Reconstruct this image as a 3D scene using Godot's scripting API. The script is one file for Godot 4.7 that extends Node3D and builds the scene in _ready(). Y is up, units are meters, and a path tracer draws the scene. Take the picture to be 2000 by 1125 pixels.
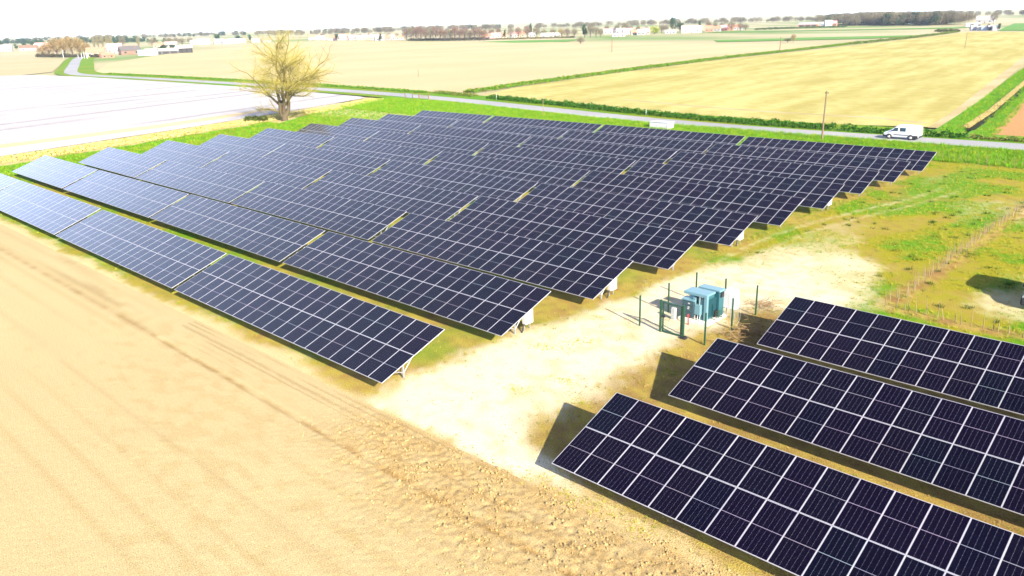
extends Node3D
# Solar farm on flat farmland. x runs along the panel rows, -z goes away from the camera, metres.

const PITCH := 1.154          # panel column pitch
const PW := 1.147             # panel width
const PH := 2.262             # panel length up the slope
const LOW := 0.75             # height of the lower edge of a table
const TILT := 0.3484          # 19.96 degrees
const ROW_Z := [-21.38, -29.61, -37.78, -46.14, -54.23, -62.24, -70.21, -78.33, -85.8, -93.8]
const ROW_X := [-30.07, -29.92, -29.85, -29.78, -29.61, -29.46, -29.3, -29.17, -28.8, -28.67]

var rng := RandomNumberGenerator.new()
var M := {}
var taken := {}
var n_big := FastNoiseLite.new()
var n_mid := FastNoiseLite.new()
var n_fine := FastNoiseLite.new()

# ------------------------------------------------------------------ helpers
class Shape:
	var v := PackedVector3Array()
	var n := PackedVector3Array()
	var c := PackedColorArray()
	var u := PackedVector2Array()
	var col := Color(1, 1, 1)

	func tri(a: Vector3, b: Vector3, d: Vector3, na: Vector3, nb: Vector3, nd: Vector3) -> void:
		v.append(a); v.append(d); v.append(b)
		n.append(na); n.append(nd); n.append(nb)
		c.append(col); c.append(col); c.append(col)
		u.append(Vector2.ZERO); u.append(Vector2.ZERO); u.append(Vector2.ZERO)

	# corners counter-clockwise as seen from outside
	func quad(a: Vector3, b: Vector3, d: Vector3, e: Vector3) -> void:
		var nn := (b - a).cross(e - a)
		if nn.length_squared() < 1e-12:
			nn = (d - b).cross(e - b)
		nn = nn.normalized()
		tri(a, b, d, nn, nn, nn)
		tri(a, d, e, nn, nn, nn)

	func face(a: Vector3, b: Vector3, d: Vector3) -> void:
		var nn := (b - a).cross(d - a).normalized()
		tri(a, b, d, nn, nn, nn)

	# thin leaf or twig: its own normal, turned to the side of the hint
	func leaf(a: Vector3, b: Vector3, d: Vector3, hint: Vector3) -> void:
		var nn := (b - a).cross(d - a).normalized()
		if nn.dot(hint) < 0.0:
			tri(a, d, b, -nn, -nn, -nn)
		else:
			tri(a, b, d, nn, nn, nn)

	func box(at: Vector3, size: Vector3, turn := Basis.IDENTITY) -> void:
		var h := size * 0.5
		var p := []
		for k in 8:
			p.append(at + turn * Vector3(h.x if k & 1 else -h.x, h.y if k & 2 else -h.y, h.z if k & 4 else -h.z))
		quad(p[4], p[5], p[7], p[6]); quad(p[1], p[0], p[2], p[3])
		quad(p[5], p[1], p[3], p[7]); quad(p[0], p[4], p[6], p[2])
		quad(p[6], p[7], p[3], p[2]); quad(p[0], p[1], p[5], p[4])

	# box with chamfered vertical and top edges
	func crate(at: Vector3, size: Vector3, b := 0.03) -> void:
		var h := size * 0.5
		var ring := func(y: float, inset: float) -> Array:
			var x := h.x - inset
			var z := h.z - inset
			return [Vector3(-x + b, y, z), Vector3(x - b, y, z), Vector3(x, y, z - b), Vector3(x, y, -z + b), Vector3(x - b, y, -z), Vector3(-x + b, y, -z), Vector3(-x, y, -z + b), Vector3(-x, y, z - b)]
		var rings := [ring.call(-h.y, 0.0), ring.call(h.y - b, 0.0), ring.call(h.y, b)]
		for r in 2:
			for k in 8:
				var j := (k + 1) % 8
				quad(at + rings[r][k], at + rings[r][j], at + rings[r + 1][j], at + rings[r + 1][k])
		for k in range(1, 7):
			face(at + rings[2][0], at + rings[2][k], at + rings[2][k + 1])
			face(at + rings[0][0], at + rings[0][k + 1], at + rings[0][k])

	func tube(pts: Array, radii: Array, sides := 6, capped := true) -> void:
		var last: Array = []
		var ref := Vector3(0.31, 0.17, 0.93).normalized()
		for i in pts.size():
			var t: Vector3 = (pts[mini(i + 1, pts.size() - 1)] - pts[maxi(i - 1, 0)]).normalized()
			var a := t.cross(ref)
			if a.length() < 0.1:
				a = t.cross(Vector3(1, 0, 0))
			a = a.normalized()
			var b := t.cross(a)
			var ring: Array = []
			for k in sides:
				var w := TAU * k / sides
				ring.append([pts[i] + (a * cos(w) + b * sin(w)) * radii[i], a * cos(w) + b * sin(w)])
			if i > 0:
				for k in sides:
					var j := (k + 1) % sides
					tri(last[k][0], last[j][0], ring[j][0], last[k][1], last[j][1], ring[j][1])
					tri(last[k][0], ring[j][0], ring[k][0], last[k][1], ring[j][1], ring[k][1])
			if capped and (i == 0 or i == pts.size() - 1):
				var nn := -t if i == 0 else t
				for k in range(1, sides - 1):
					tri(ring[0][0], ring[k][0], ring[k + 1][0], nn, nn, nn)
			last = ring

	func rod(a: Vector3, b: Vector3, r: float, sides := 6, r2 := -1.0) -> void:
		tube([a, b], [r, r if r2 < 0 else r2], sides)

	func arrays() -> Array:
		var arr := []
		arr.resize(Mesh.ARRAY_MAX)
		arr[Mesh.ARRAY_VERTEX] = v
		arr[Mesh.ARRAY_NORMAL] = n
		arr[Mesh.ARRAY_COLOR] = c
		arr[Mesh.ARRAY_TEX_UV] = u
		return arr

	func mesh(m: Material) -> ArrayMesh:
		var am := ArrayMesh.new()
		am.add_surface_from_arrays(Mesh.PRIMITIVE_TRIANGLES, arrays())
		am.surface_set_material(0, m)
		return am

func srgb(r: float, g: float, b: float) -> Color:
	return Color(r, g, b).linear_to_srgb()

func plain(r: float, g: float, b: float, rough := 0.8, metal := 0.0) -> StandardMaterial3D:
	var m := StandardMaterial3D.new()
	m.albedo_color = srgb(r, g, b)
	m.roughness = rough
	m.metallic = metal
	return m

func tinted(rough := 0.9) -> StandardMaterial3D:      # colour comes from the vertices
	var m := StandardMaterial3D.new()
	m.vertex_color_use_as_albedo = true
	m.roughness = rough
	m.metallic_specular = 0.2
	return m

func numbered(called: String) -> String:
	var k: int = taken.get(called, 0)
	taken[called] = k + 1
	return called if k == 0 else "%s_%03d" % [called, k]

func tag(o: Node, label: String, category: String, group := "") -> void:
	o.set_meta("label", label)
	o.set_meta("category", category)
	if group:
		o.set_meta("group", group)

func thing(called: String, label: String, category: String, at := Vector3.ZERO, turn := 0.0, group := "") -> Node3D:
	var o := Node3D.new()
	o.name = numbered(called)
	add_child(o)
	o.position = at
	o.rotation.y = turn
	tag(o, label, category, group)
	return o

func part(called: String, mesh: Mesh, parent: Node, m: Material = null) -> MeshInstance3D:
	var o := MeshInstance3D.new()
	o.mesh = mesh
	if m:
		o.material_override = m
	var k := 0
	var nm := called
	while parent.has_node(nm):
		k += 1
		nm = "%s_%03d" % [called, k]
	o.name = nm
	parent.add_child(o)
	return o

func solo(called: String, mesh: Mesh, label: String, category: String, group := "") -> MeshInstance3D:
	var o := MeshInstance3D.new()
	o.mesh = mesh
	o.name = numbered(called)
	add_child(o)
	tag(o, label, category, group)
	return o

func copy_of(o: Node3D, called: String, label: String, category: String, at: Vector3, turn: float, size: Vector3, group := "") -> Node3D:
	var r: Node3D = o.duplicate()
	r.name = numbered(called)
	add_child(r)
	r.position = at
	r.rotation.y = turn
	r.scale = size
	tag(r, label, category, group)
	return r

func struct(called: String, mesh: Mesh) -> MeshInstance3D:
	var o := MeshInstance3D.new()
	o.mesh = mesh
	o.name = numbered(called)
	o.set_meta("kind", "structure")
	add_child(o)
	return o

func scatter(called: String, mesh: Mesh, list: Array, label: String, category: String) -> void:
	# list of [Transform3D, Color]
	var mm := MultiMesh.new()
	mm.transform_format = MultiMesh.TRANSFORM_3D
	mm.use_colors = true
	mm.mesh = mesh
	mm.instance_count = list.size()
	for i in list.size():
		mm.set_instance_transform(i, list[i][0])
		mm.set_instance_color(i, list[i][1])
	var o := MultiMeshInstance3D.new()
	o.multimesh = mm
	o.name = numbered(called)
	o.set_meta("kind", "stuff")
	o.set_meta("label", label)
	o.set_meta("category", category)
	add_child(o)

func noise_tex(freq: float, octaves: int, lo: Color, hi: Color, seed_no: int, size := 512, normal := false, bump := 4.0) -> NoiseTexture2D:
	var f := FastNoiseLite.new()
	f.seed = seed_no
	f.noise_type = FastNoiseLite.TYPE_SIMPLEX_SMOOTH
	f.frequency = freq
	f.fractal_octaves = octaves
	f.fractal_gain = 0.6
	var t := NoiseTexture2D.new()
	t.width = size
	t.height = size
	t.seamless = true
	t.noise = f
	if normal:
		t.as_normal_map = true
		t.bump_strength = bump
	else:
		var g := Gradient.new()
		g.set_color(0, lo)
		g.set_color(1, hi)
		t.color_ramp = g
	return t

func ground_material(tile: float, lo: float, hi: float, bump: float, seed_no: int, rough := 0.95) -> StandardMaterial3D:
	var m := tinted(rough)
	m.albedo_texture = noise_tex(0.03, 5, Color(lo, lo, lo), Color(hi, hi, hi), seed_no)
	if bump > 0.0:
		m.normal_enabled = true
		m.normal_texture = noise_tex(0.035, 5, Color.BLACK, Color.WHITE, seed_no + 7, 512, true, bump)
	m.uv1_triplanar = true
	m.uv1_world_triplanar = true
	m.uv1_scale = Vector3.ONE / tile
	return m

func sm(a: float, b: float, x: float) -> float:
	return smoothstep(a, b, x)

# ------------------------------------------------------------------ light and camera
func set_stage() -> void:
	var cam := Camera3D.new()
	cam.name = "camera"
	cam.fov = 39.33
	cam.near = 0.1
	cam.far = 12000.0
	var yaw := deg_to_rad(-44.373)
	var pit := deg_to_rad(18.347)
	var rol := deg_to_rad(-1.637)
	var fw := Vector3(sin(yaw) * cos(pit), -sin(pit), -cos(yaw) * cos(pit))
	var ri := fw.cross(Vector3.UP).normalized()
	var up := ri.cross(fw)
	var r2 := ri * cos(rol) + up * sin(rol)
	var u2 := up * cos(rol) - ri * sin(rol)
	cam.transform = Transform3D(Basis(r2, u2, -fw), Vector3(0, 17.536, 0))
	add_child(cam)
	cam.current = true

	var e := Environment.new()
	e.background_mode = Environment.BG_SKY
	var sk := ProceduralSkyMaterial.new()
	sk.sky_top_color = srgb(0.006, 0.009, 0.026)
	sk.sky_horizon_color = srgb(0.58, 0.71, 1.0)
	sk.sky_curve = 0.20
	sk.ground_bottom_color = srgb(0.3, 0.28, 0.22)
	sk.ground_horizon_color = srgb(0.6, 0.68, 0.78)
	sk.sun_angle_max = 1.0
	sk.sky_energy_multiplier = 1.55
	var sky := Sky.new()
	sky.sky_material = sk
	e.sky = sky
	e.tonemap_mode = Environment.TONE_MAPPER_LINEAR
	e.tonemap_exposure = 3.35
	e.sdfgi_enabled = true
	e.ssao_enabled = true
	e.ssil_enabled = true
	e.fog_enabled = true
	e.fog_density = 0.00007
	e.fog_light_color = Color(0.86, 0.93, 1.0)
	var we := WorldEnvironment.new()
	we.name = "world_environment"
	we.environment = e
	add_child(we)

	var sun := DirectionalLight3D.new()
	sun.name = "sun"
	sun.light_energy = 1.6
	sun.light_color = Color(1.0, 0.955, 0.87)
	sun.light_angular_distance = 0.53
	sun.shadow_enabled = true
	var az := deg_to_rad(-108.0)
	var el := deg_to_rad(28.0)
	var go := Vector3(sin(az) * cos(el), -sin(el), cos(az) * cos(el))
	add_child(sun)
	sun.look_at_from_position(Vector3.ZERO, go, Vector3.UP)

func _ready() -> void:
	rng.seed = 20240317
	n_big.seed = 3; n_big.frequency = 0.018; n_big.fractal_octaves = 3
	n_mid.seed = 11; n_mid.frequency = 0.11; n_mid.fractal_octaves = 4
	n_fine.seed = 23; n_fine.frequency = 0.7; n_fine.fractal_octaves = 3
	set_stage()
	make_materials()
	build_land()
	build_tables()
	build_compound()
	build_roadside()
	build_big_tree()
	build_village()
	build_small_plants()

# ------------------------------------------------------------------ materials
func cell_texture() -> ImageTexture:
	var w := 384
	var h := 768
	var im := Image.create(w, h, true, Image.FORMAT_RGB8)
	im.fill(srgb(0.22, 0.22, 0.26))                         # white back sheet
	var cw := (w - 6) / 6.0
	var ch := (h - 13) / 24.0
	var r := RandomNumberGenerator.new()
	r.seed = 5
	for i in 6:
		for j in 24:
			var x0 := int(3 + i * cw)
			var y0 := int(3 + j * ch) + (7 if j >= 12 else 0)
			var x1 := int(3 + (i + 1) * cw) - 1
			var y1 := int(3 + (j + 1) * ch) + (7 if j >= 12 else 0)
			var k := r.randf_range(0.92, 1.08)
			im.fill_rect(Rect2i(x0, y0, x1 - x0, y1 - y0), srgb(0.0026 * k, 0.0015 * k, 0.0060 * k))
			im.fill_rect(Rect2i(x0, y1 - 1, x1 - x0, 1), srgb(0.014, 0.015, 0.026))
			if j % 2 == 1:                                   # clipped corners of the wafer
				im.fill_rect(Rect2i(x0, y1 - 3, 2, 3), srgb(0.24, 0.24, 0.29))
				im.fill_rect(Rect2i(x1 - 2, y1 - 3, 2, 3), srgb(0.24, 0.24, 0.29))
			for b in 3:                                      # bus bars
				im.fill_rect(Rect2i(x0 + int(cw * (b + 0.7) / 3.6), y0, 1, y1 - y0), srgb(0.0035, 0.0036, 0.009))
	im.generate_mipmaps()
	return ImageTexture.create_from_image(im)

func make_materials() -> void:
	var cells := cell_texture()
	M.glass = []
	for k in 6:
		var g := StandardMaterial3D.new()
		g.albedo_texture = cells
		g.albedo_color = [Color(1, 1, 1), Color(0.92, 0.95, 1), Color(1, 0.93, 1), Color(0.86, 0.86, 0.92), Color(0.91, 1, 1), Color(1, 0.95, 0.97)][k]
		g.roughness = [0.10, 0.12, 0.10, 0.13, 0.11, 0.12][k]
		g.metallic_specular = 0.6
		M.glass.append(g)
	M.frame = plain(0.40, 0.40, 0.44, 0.45, 0.2)
	M.steel = plain(0.30, 0.31, 0.32, 0.45, 0.5)
	M.earth = ground_material(1.7, 0.74, 1.0, 10.0, 41)
	M.soil = ground_material(1.1, 0.60, 1.0, 9.0, 57)
	M.field = ground_material(9.0, 0.86, 1.0, 5.0, 77)
	M.far_field = ground_material(40.0, 0.88, 1.0, 0.0, 97)
	M.tarmac = ground_material(3.0, 0.84, 1.0, 2.0, 117, 0.8)
	M.leaf = tinted(0.75)
	M.leaf.backlight_enabled = true
	M.leaf.backlight = Color(0.22, 0.30, 0.06)
	M.bark = tinted(0.95)
	M.clod = tinted(1.0)
	M.wood = plain(0.15, 0.10, 0.06, 0.9)
	M.cane = plain(0.20, 0.15, 0.075, 0.8)
	M.green_paint = plain(0.006, 0.045, 0.022, 0.45)
	M.teal = plain(0.02, 0.085, 0.105, 0.4)
	M.teal_pale = plain(0.10, 0.20, 0.235, 0.45)
	M.teal_dark = plain(0.022, 0.055, 0.068, 0.5)
	M.white = plain(0.48, 0.48, 0.48, 0.4)
	M.off_white = plain(0.36, 0.36, 0.345, 0.6)
	M.concrete = plain(0.50, 0.48, 0.43, 0.9)
	M.black = plain(0.012, 0.012, 0.013, 0.6)
	M.rubber = plain(0.02, 0.02, 0.02, 0.85)
	M.red = plain(0.55, 0.02, 0.02, 0.5)
	M.pane = plain(0.012, 0.03, 0.036, 0.06)
	M.pane.metallic_specular = 0.35
	M.paint_white = plain(0.50, 0.505, 0.515, 0.3)
	M.paint_white.clearcoat_enabled = true
	M.paint_white.clearcoat_roughness = 0.06
	M.paint_dark = plain(0.012, 0.013, 0.016, 0.3)
	M.paint_dark.clearcoat_enabled = true
	M.paint_dark.clearcoat_roughness = 0.05
	M.rim = plain(0.6, 0.61, 0.63, 0.35, 0.6)
	M.lamp_glass = plain(0.6, 0.6, 0.6, 0.1)
	M.tail_red = plain(0.3, 0.01, 0.01, 0.2)

# ------------------------------------------------------------------ land
func patch(called: String, x0: float, x1: float, z0: float, z1: float, step: float, m: Material, tint: Callable, rise: Callable) -> void:
	var nx := int(ceil((x1 - x0) / step)) + 1
	var nz := int(ceil((z1 - z0) / step)) + 1
	var v := PackedVector3Array(); v.resize(nx * nz)
	var n := PackedVector3Array(); n.resize(nx * nz)
	var c := PackedColorArray(); c.resize(nx * nz)
	for j in nz:
		var z := z0 + (z1 - z0) * j / (nz - 1)
		for i in nx:
			var x := x0 + (x1 - x0) * i / (nx - 1)
			v[j * nx + i] = Vector3(x, rise.call(x, z), z)
			c[j * nx + i] = tint.call(x, z)
	for j in nz:
		for i in nx:
			var a: Vector3 = v[j * nx + mini(i + 1, nx - 1)] - v[j * nx + maxi(i - 1, 0)]
			var b: Vector3 = v[mini(j + 1, nz - 1) * nx + i] - v[maxi(j - 1, 0) * nx + i]
			n[j * nx + i] = b.cross(a).normalized()
	var ix := PackedInt32Array()
	ix.resize((nx - 1) * (nz - 1) * 6)
	var k := 0
	for j in nz - 1:
		for i in nx - 1:
			var a := j * nx + i
			ix[k] = a; ix[k + 1] = a + 1; ix[k + 2] = a + nx + 1
			ix[k + 3] = a; ix[k + 4] = a + nx + 1; ix[k + 5] = a + nx
			k += 6
	var arr := []
	arr.resize(Mesh.ARRAY_MAX)
	arr[Mesh.ARRAY_VERTEX] = v
	arr[Mesh.ARRAY_NORMAL] = n
	arr[Mesh.ARRAY_COLOR] = c
	arr[Mesh.ARRAY_INDEX] = ix
	var am := ArrayMesh.new()
	am.add_surface_from_arrays(Mesh.PRIMITIVE_TRIANGLES, arr)
	am.surface_set_material(0, m)
	struct(called, am)

func sheet(called: String, poly: Array, y: float, step: float, m: Material, tint: Callable) -> void:
	var p := PackedVector2Array(poly)
	var ids := Geometry2D.triangulate_polygon(p)
	var s := Shape.new()
	var todo := []
	for k in range(0, ids.size(), 3):
		todo.append([p[ids[k]], p[ids[k + 1]], p[ids[k + 2]]])
	while todo:
		var t: Array = todo.pop_back()
		var e := [t[0].distance_to(t[1]), t[1].distance_to(t[2]), t[2].distance_to(t[0])]
		var w := 0 if e[0] >= e[1] and e[0] >= e[2] else (1 if e[1] >= e[2] else 2)
		if e[w] > step:
			var a: Vector2 = t[w]
			var b: Vector2 = t[(w + 1) % 3]
			var d: Vector2 = t[(w + 2) % 3]
			var mid := (a + b) * 0.5
			todo.append([a, mid, d])
			todo.append([mid, b, d])
			continue
		if (t[1] - t[0]).cross(t[2] - t[0]) < 0.0:
			t = [t[0], t[2], t[1]]
		for q in t:
			s.v.append(Vector3(q.x, y, q.y))
			s.n.append(Vector3.UP)
			s.c.append(tint.call(q.x, q.y))
			s.u.append(Vector2.ZERO)
	struct(called, s.mesh(m))

func mixc(a: Color, b: Color, t: float) -> Color:
	return a.lerp(b, clampf(t, 0.0, 1.0))

func west_edge(z: float) -> float:       # east side of the dry strip along the western ditch
	return -131.0 + 0.29 * (z + 31.0) if z > -82.0 else -142.8 + 0.47 * (z + 82.0) - 3.0 * sm(-82, -100, z)

const SAND := Color(0.76, 0.69, 0.49)
const SOIL := Color(0.63, 0.495, 0.26)
const GREEN := Color(0.12, 0.285, 0.007)
const OLIVE := Color(0.315, 0.29, 0.014)
const DRY := Color(0.43, 0.33, 0.075)
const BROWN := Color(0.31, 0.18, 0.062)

func sand_amount(x: float, z: float) -> float:
	var wob := n_mid.get_noise_2d(x * 1.3, z * 1.3) * 2.4 + n_fine.get_noise_2d(x, z) * 1.3 + n_fine.get_noise_2d(x * 3.0, z * 3.0) * 0.8
	var west := -30.6 + 0.9 * sm(-28, -40, z) + 2.2 * sm(-46, -60, z)
	var east := lerpf(-17.0, -22.6, sm(-20.4, -24.0, z))
	east = lerpf(east, -17.6, sm(-43.0, -49.0, z))
	east = lerpf(east, -24.5, sm(-52.0, -66.0, z))
	var a := sm(-0.9, 0.9, x - west + wob * 0.5) * sm(-1.0, 1.0, east - x + wob * 0.6)
	a *= 1.0 - 0.97 * sm(-50.0, -71.0, z + wob * 3.0)
	a *= sm(-20.1, -21.0, z + wob * 0.35 - 0.2)
	# bare worn ground round the parked van
	var dx := x + 10.0
	var dz := z + 56.0
	a = maxf(a, 0.55 * sm(3.6, 1.8, sqrt(dx * dx + dz * dz * 0.45) + wob * 0.6))
	return a

func site_tint(x: float, z: float) -> Color:
	var b := n_big.get_noise_2d(x, z)
	var m := n_mid.get_noise_2d(x, z)
	var f := n_fine.get_noise_2d(x, z)
	var c := mixc(OLIVE, GREEN, sm(-0.18, 0.30, m + b * 0.6 + f * 0.35))
	c = mixc(c, mixc(DRY, BROWN, 0.45 + f), sm(0.06, 0.5, -m + f * 0.5 + 0.25 * n_big.get_noise_2d(x + 300.0, z)) * 0.5)
	# tall lush grass on the verge by the road and on the western side
	var lush := sm(-104.0, -109.0, z + m * 4.0)
	lush = maxf(lush, sm(-119.5, -122.0, x + m * 3.0) * sm(-98.0, -88.0, z))
	c = mixc(c, mixc(GREEN, OLIVE, 0.30 + m + f * 0.5), lush)
	var ditch := sm(0.8, -0.6, x - west_edge(z) + m * 2.0)
	c = mixc(c, mixc(Color(0.55, 0.45, 0.2), OLIVE, 0.2 + m + f * 0.8), ditch)
	# trampled ground among the rows, greener to the west
	if x < -30.0 and x > -120.0 and z > -100.0:
		var wst := sm(-40.0, -75.0, x + m * 12.0)
		var rowc := mixc(mixc(DRY, BROWN, 0.3 + f), mixc(OLIVE, GREEN, 0.5 + m + f * 0.7), wst * 0.85 + 0.12 + m * 0.8)
		c = mixc(c, rowc, 0.8)
	# between the eastern tables: dry turf, its colour browned further to warm the table shadows
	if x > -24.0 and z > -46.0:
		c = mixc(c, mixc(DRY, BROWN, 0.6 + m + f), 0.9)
	# bare sandy end of the field beyond the far corner
	var far_bare := sm(-119.0, -124.0, x) * sm(-92.0, -100.0, z + m * 3.0) * sm(-117.0, -111.0, z + m * 5.0)
	c = mixc(c, mixc(SAND, DRY, 0.5 + f), far_bare * 0.75)
	# turned earth along the planted stakes
	var along := maxf(sm(1.0, 0.35, absf(x + 16.35 + m * 0.5)) * sm(-90.0, -84.0, z) * sm(-48.5, -50.5, z), sm(0.95, 0.3, absf(z + 49.6 + m * 0.5)) * sm(-17.0, -16.0, x))
	along = maxf(along, 0.8 * sm(1.3, 0.4, absf(z + 106.4 + m)) * sm(-33.0, -31.0, x))
	c = mixc(c, mixc(BROWN, DRY, 0.55 + f * 1.5 + m), along)
	# bare scuffs and wheel marks on the eastern grass
	var scuff := sm(0.26, 0.48, n_mid.get_noise_2d(x * 0.55 + 91.0, z * 0.28)) * sm(-31.0, -28.0, x) * sm(-47.0, -52.0, z) * sm(-100.0, -92.0, z)
	c = mixc(c, mixc(DRY, SAND, 0.25 + f), scuff * 0.4)
	for q in [-29.6, -27.9]:
		var cx: float = q + 0.5 * sin(z * 0.11) + sm(-58.0, -88.0, z) * 4.2
		c = mixc(c, mixc(SAND, DRY, 0.55 + f), 0.4 * sm(0.42, 0.12, absf(x - cx) + f * 0.15) * sm(-92.0, -86.0, z) * sm(-30.0, -44.0, z))
	c = mixc(c, mixc(SAND, Color(0.58, 0.47, 0.25), 0.10 + f * 0.9 + m * 0.7 + 0.3 * sm(-42.0, -56.0, z)), sand_amount(x, z))
	# the field side of the fence line
	c = mixc(c, field_tint(x, z), sm(-21.6, -20.5, z + m * 1.1 + f * 0.5) * (1.0 - sand_amount(x, z)))
	return c

func rough_zone(x: float, z: float) -> float:
	var w := n_mid.get_noise_2d(x, z) * 2.5
	return clampf(sm(-34.0, -25.0, x + w) * sm(-14.5, -18.6, z + w * 0.6) * sm(-21.2, -20.2, z) + 0.35 * sm(-30.0, -18.0, x) * sm(-9.0, -15.0, z + w), 0.0, 1.0)

func field_tint(x: float, z: float) -> Color:
	var m := n_mid.get_noise_2d(x * 0.35, z * 1.2)
	var f := n_fine.get_noise_2d(x * 0.7, z * 1.4)
	var b := n_big.get_noise_2d(x, z)
	var c := mixc(SOIL, Color(0.66, 0.535, 0.285), 0.45 + b + m * 0.8)
	c = mixc(c, Color(0.52, 0.385, 0.17), sm(0.12, 0.55, m * 0.7 + f * 0.7) * 0.4)
	c = mixc(c, Color(0.47, 0.34, 0.14), 0.3 * sm(0.45, 1.0, cos(z * 4.2 + 0.6 * n_mid.get_noise_2d(x * 0.2, z))) * sm(-0.2, 0.3, n_mid.get_noise_2d(x * 0.12 + 50.0, z * 0.8)))
	c = mixc(c, Color(0.53, 0.37, 0.16), rough_zone(x, z) * (0.75 + f * 0.5))
	for q in [-20.1, -19.75, -19.0, -18.6, -18.2]:
		c = mixc(c, Color(0.33, 0.22, 0.09), 0.5 * sm(0.11, 0.03, absf(z - q + 0.08 * sin(x * 0.09 + q)) + absf(f) * 0.05) * sm(-0.15, 0.25, n_mid.get_noise_2d(x * 0.4, q * 9.0)) * sm(-95.0, -60.0, x))
	# damp wheel line left by the drill
	c = mixc(c, Color(0.33, 0.19, 0.06), sm(0.28, 0.06, absf(z + 17.35 + 0.12 * sin(x * 0.08)) + f * 0.08) * (0.38 + f * 0.5))
	c = mixc(c, Color(0.28, 0.18, 0.07), sm(0.26, 0.08, absf(z + 12.4 + 0.2 * sin(x * 0.05)) + absf(f) * 0.16) * 0.14)
	c = mixc(c, Color(0.30, 0.20, 0.08), sm(0.22, 0.06, absf(z + 19.3 + 0.1 * sin(x * 0.11)) + absf(f) * 0.14) * 0.4 * sm(-70.0, -45.0, x) * sm(-26.0, -33.0, x))
	return c

func field_rise(x: float, z: float) -> float:
	return n_mid.get_noise_2d(x, z) * 0.03

func fine_rise(x: float, z: float) -> float:
	var fade := sm(-48.0, -46.5, x) * sm(6.0, 4.5, x) * sm(-3.0, -4.0, z) * sm(-20.4, -19.9, z)
	var rz := rough_zone(x, z)
	var f := n_fine.get_noise_2d(x * 3.4, z * 3.4)
	var h := f * (0.012 + 0.034 * rz) + absf(n_fine.get_noise_2d(x * 5.0 + 40.0, z * 5.0)) * (0.006 + 0.03 * rz)
	h -= 0.045 * sm(0.26, 0.0, absf(z + 17.35 + 0.12 * sin(x * 0.08)))
	h += 0.01 * sm(0.3, 0.0, absf(z + 17.75 + 0.12 * sin(x * 0.08)))
	h -= 0.035 * rz * sm(0.12, 0.5, n_fine.get_noise_2d(x * 2.2 + 70.0, z * 2.2))
	return field_rise(x, z) + h * fade

func site_rise(x: float, z: float) -> float:
	var e := sm(-123.0, -118.0, x) * sm(-112.0, -106.0, z)
	return n_mid.get_noise_2d(x, z) * (0.03 if z > -21.0 else 0.035) * e + (n_fine.get_noise_2d(x * 1.5, z * 1.5) * 0.022 * e if z < -20.7 else 0.0)

func striped(base: Color, alt: Color, dir: float, across: float, along: float, seed_x: float, gain := 1.6) -> Callable:
	var ca := cos(dir)
	var sa := sin(dir)
	return func(x: float, z: float) -> Color:
		var p := x * ca + z * sa
		var q := -x * sa + z * ca
		var t := 0.5 + gain * 0.5 * n_mid.get_noise_2d(p * across + seed_x, q * along) + 0.6 * n_big.get_noise_2d(x + seed_x, z)
		return mixc(base, alt, t)

func road_line() -> Array:
	return [Vector2(70, -124), Vector2(20, -122.8), Vector2(-25, -122.3), Vector2(-60, -120.6), Vector2(-88, -122.3), Vector2(-120, -127.6), Vector2(-150, -132.2), Vector2(-190, -135.0), Vector2(-260, -135.9), Vector2(-330, -134.8), Vector2(-385, -132.5), Vector2(-412, -136.0), Vector2(-440, -144.5), Vector2(-500, -166), Vector2(-615, -207), Vector2(-690, -236), Vector2(-900, -318)]

func offset_line(line: Array, off: float) -> Array:
	var out := []
	for i in line.size():
		var t: Vector2 = (line[mini(i + 1, line.size() - 1)] - line[maxi(i - 1, 0)]).normalized()
		out.append(line[i] + Vector2(-t.y, t.x) * off)
	return out

func ribbon(line: Array, a: float, b: float) -> Array:
	var l := offset_line(line, a)
	var r := offset_line(line, b)
	r.reverse()
	return l + r

func smooth_line(line: Array, per := 6) -> Array:
	var out := []
	for i in line.size() - 1:
		for k in per:
			out.append(line[i].cubic_interpolate(line[i + 1], line[maxi(i - 1, 0)], line[mini(i + 2, line.size() - 1)], float(k) / per))
	out.append(line[-1])
	return out

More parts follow.
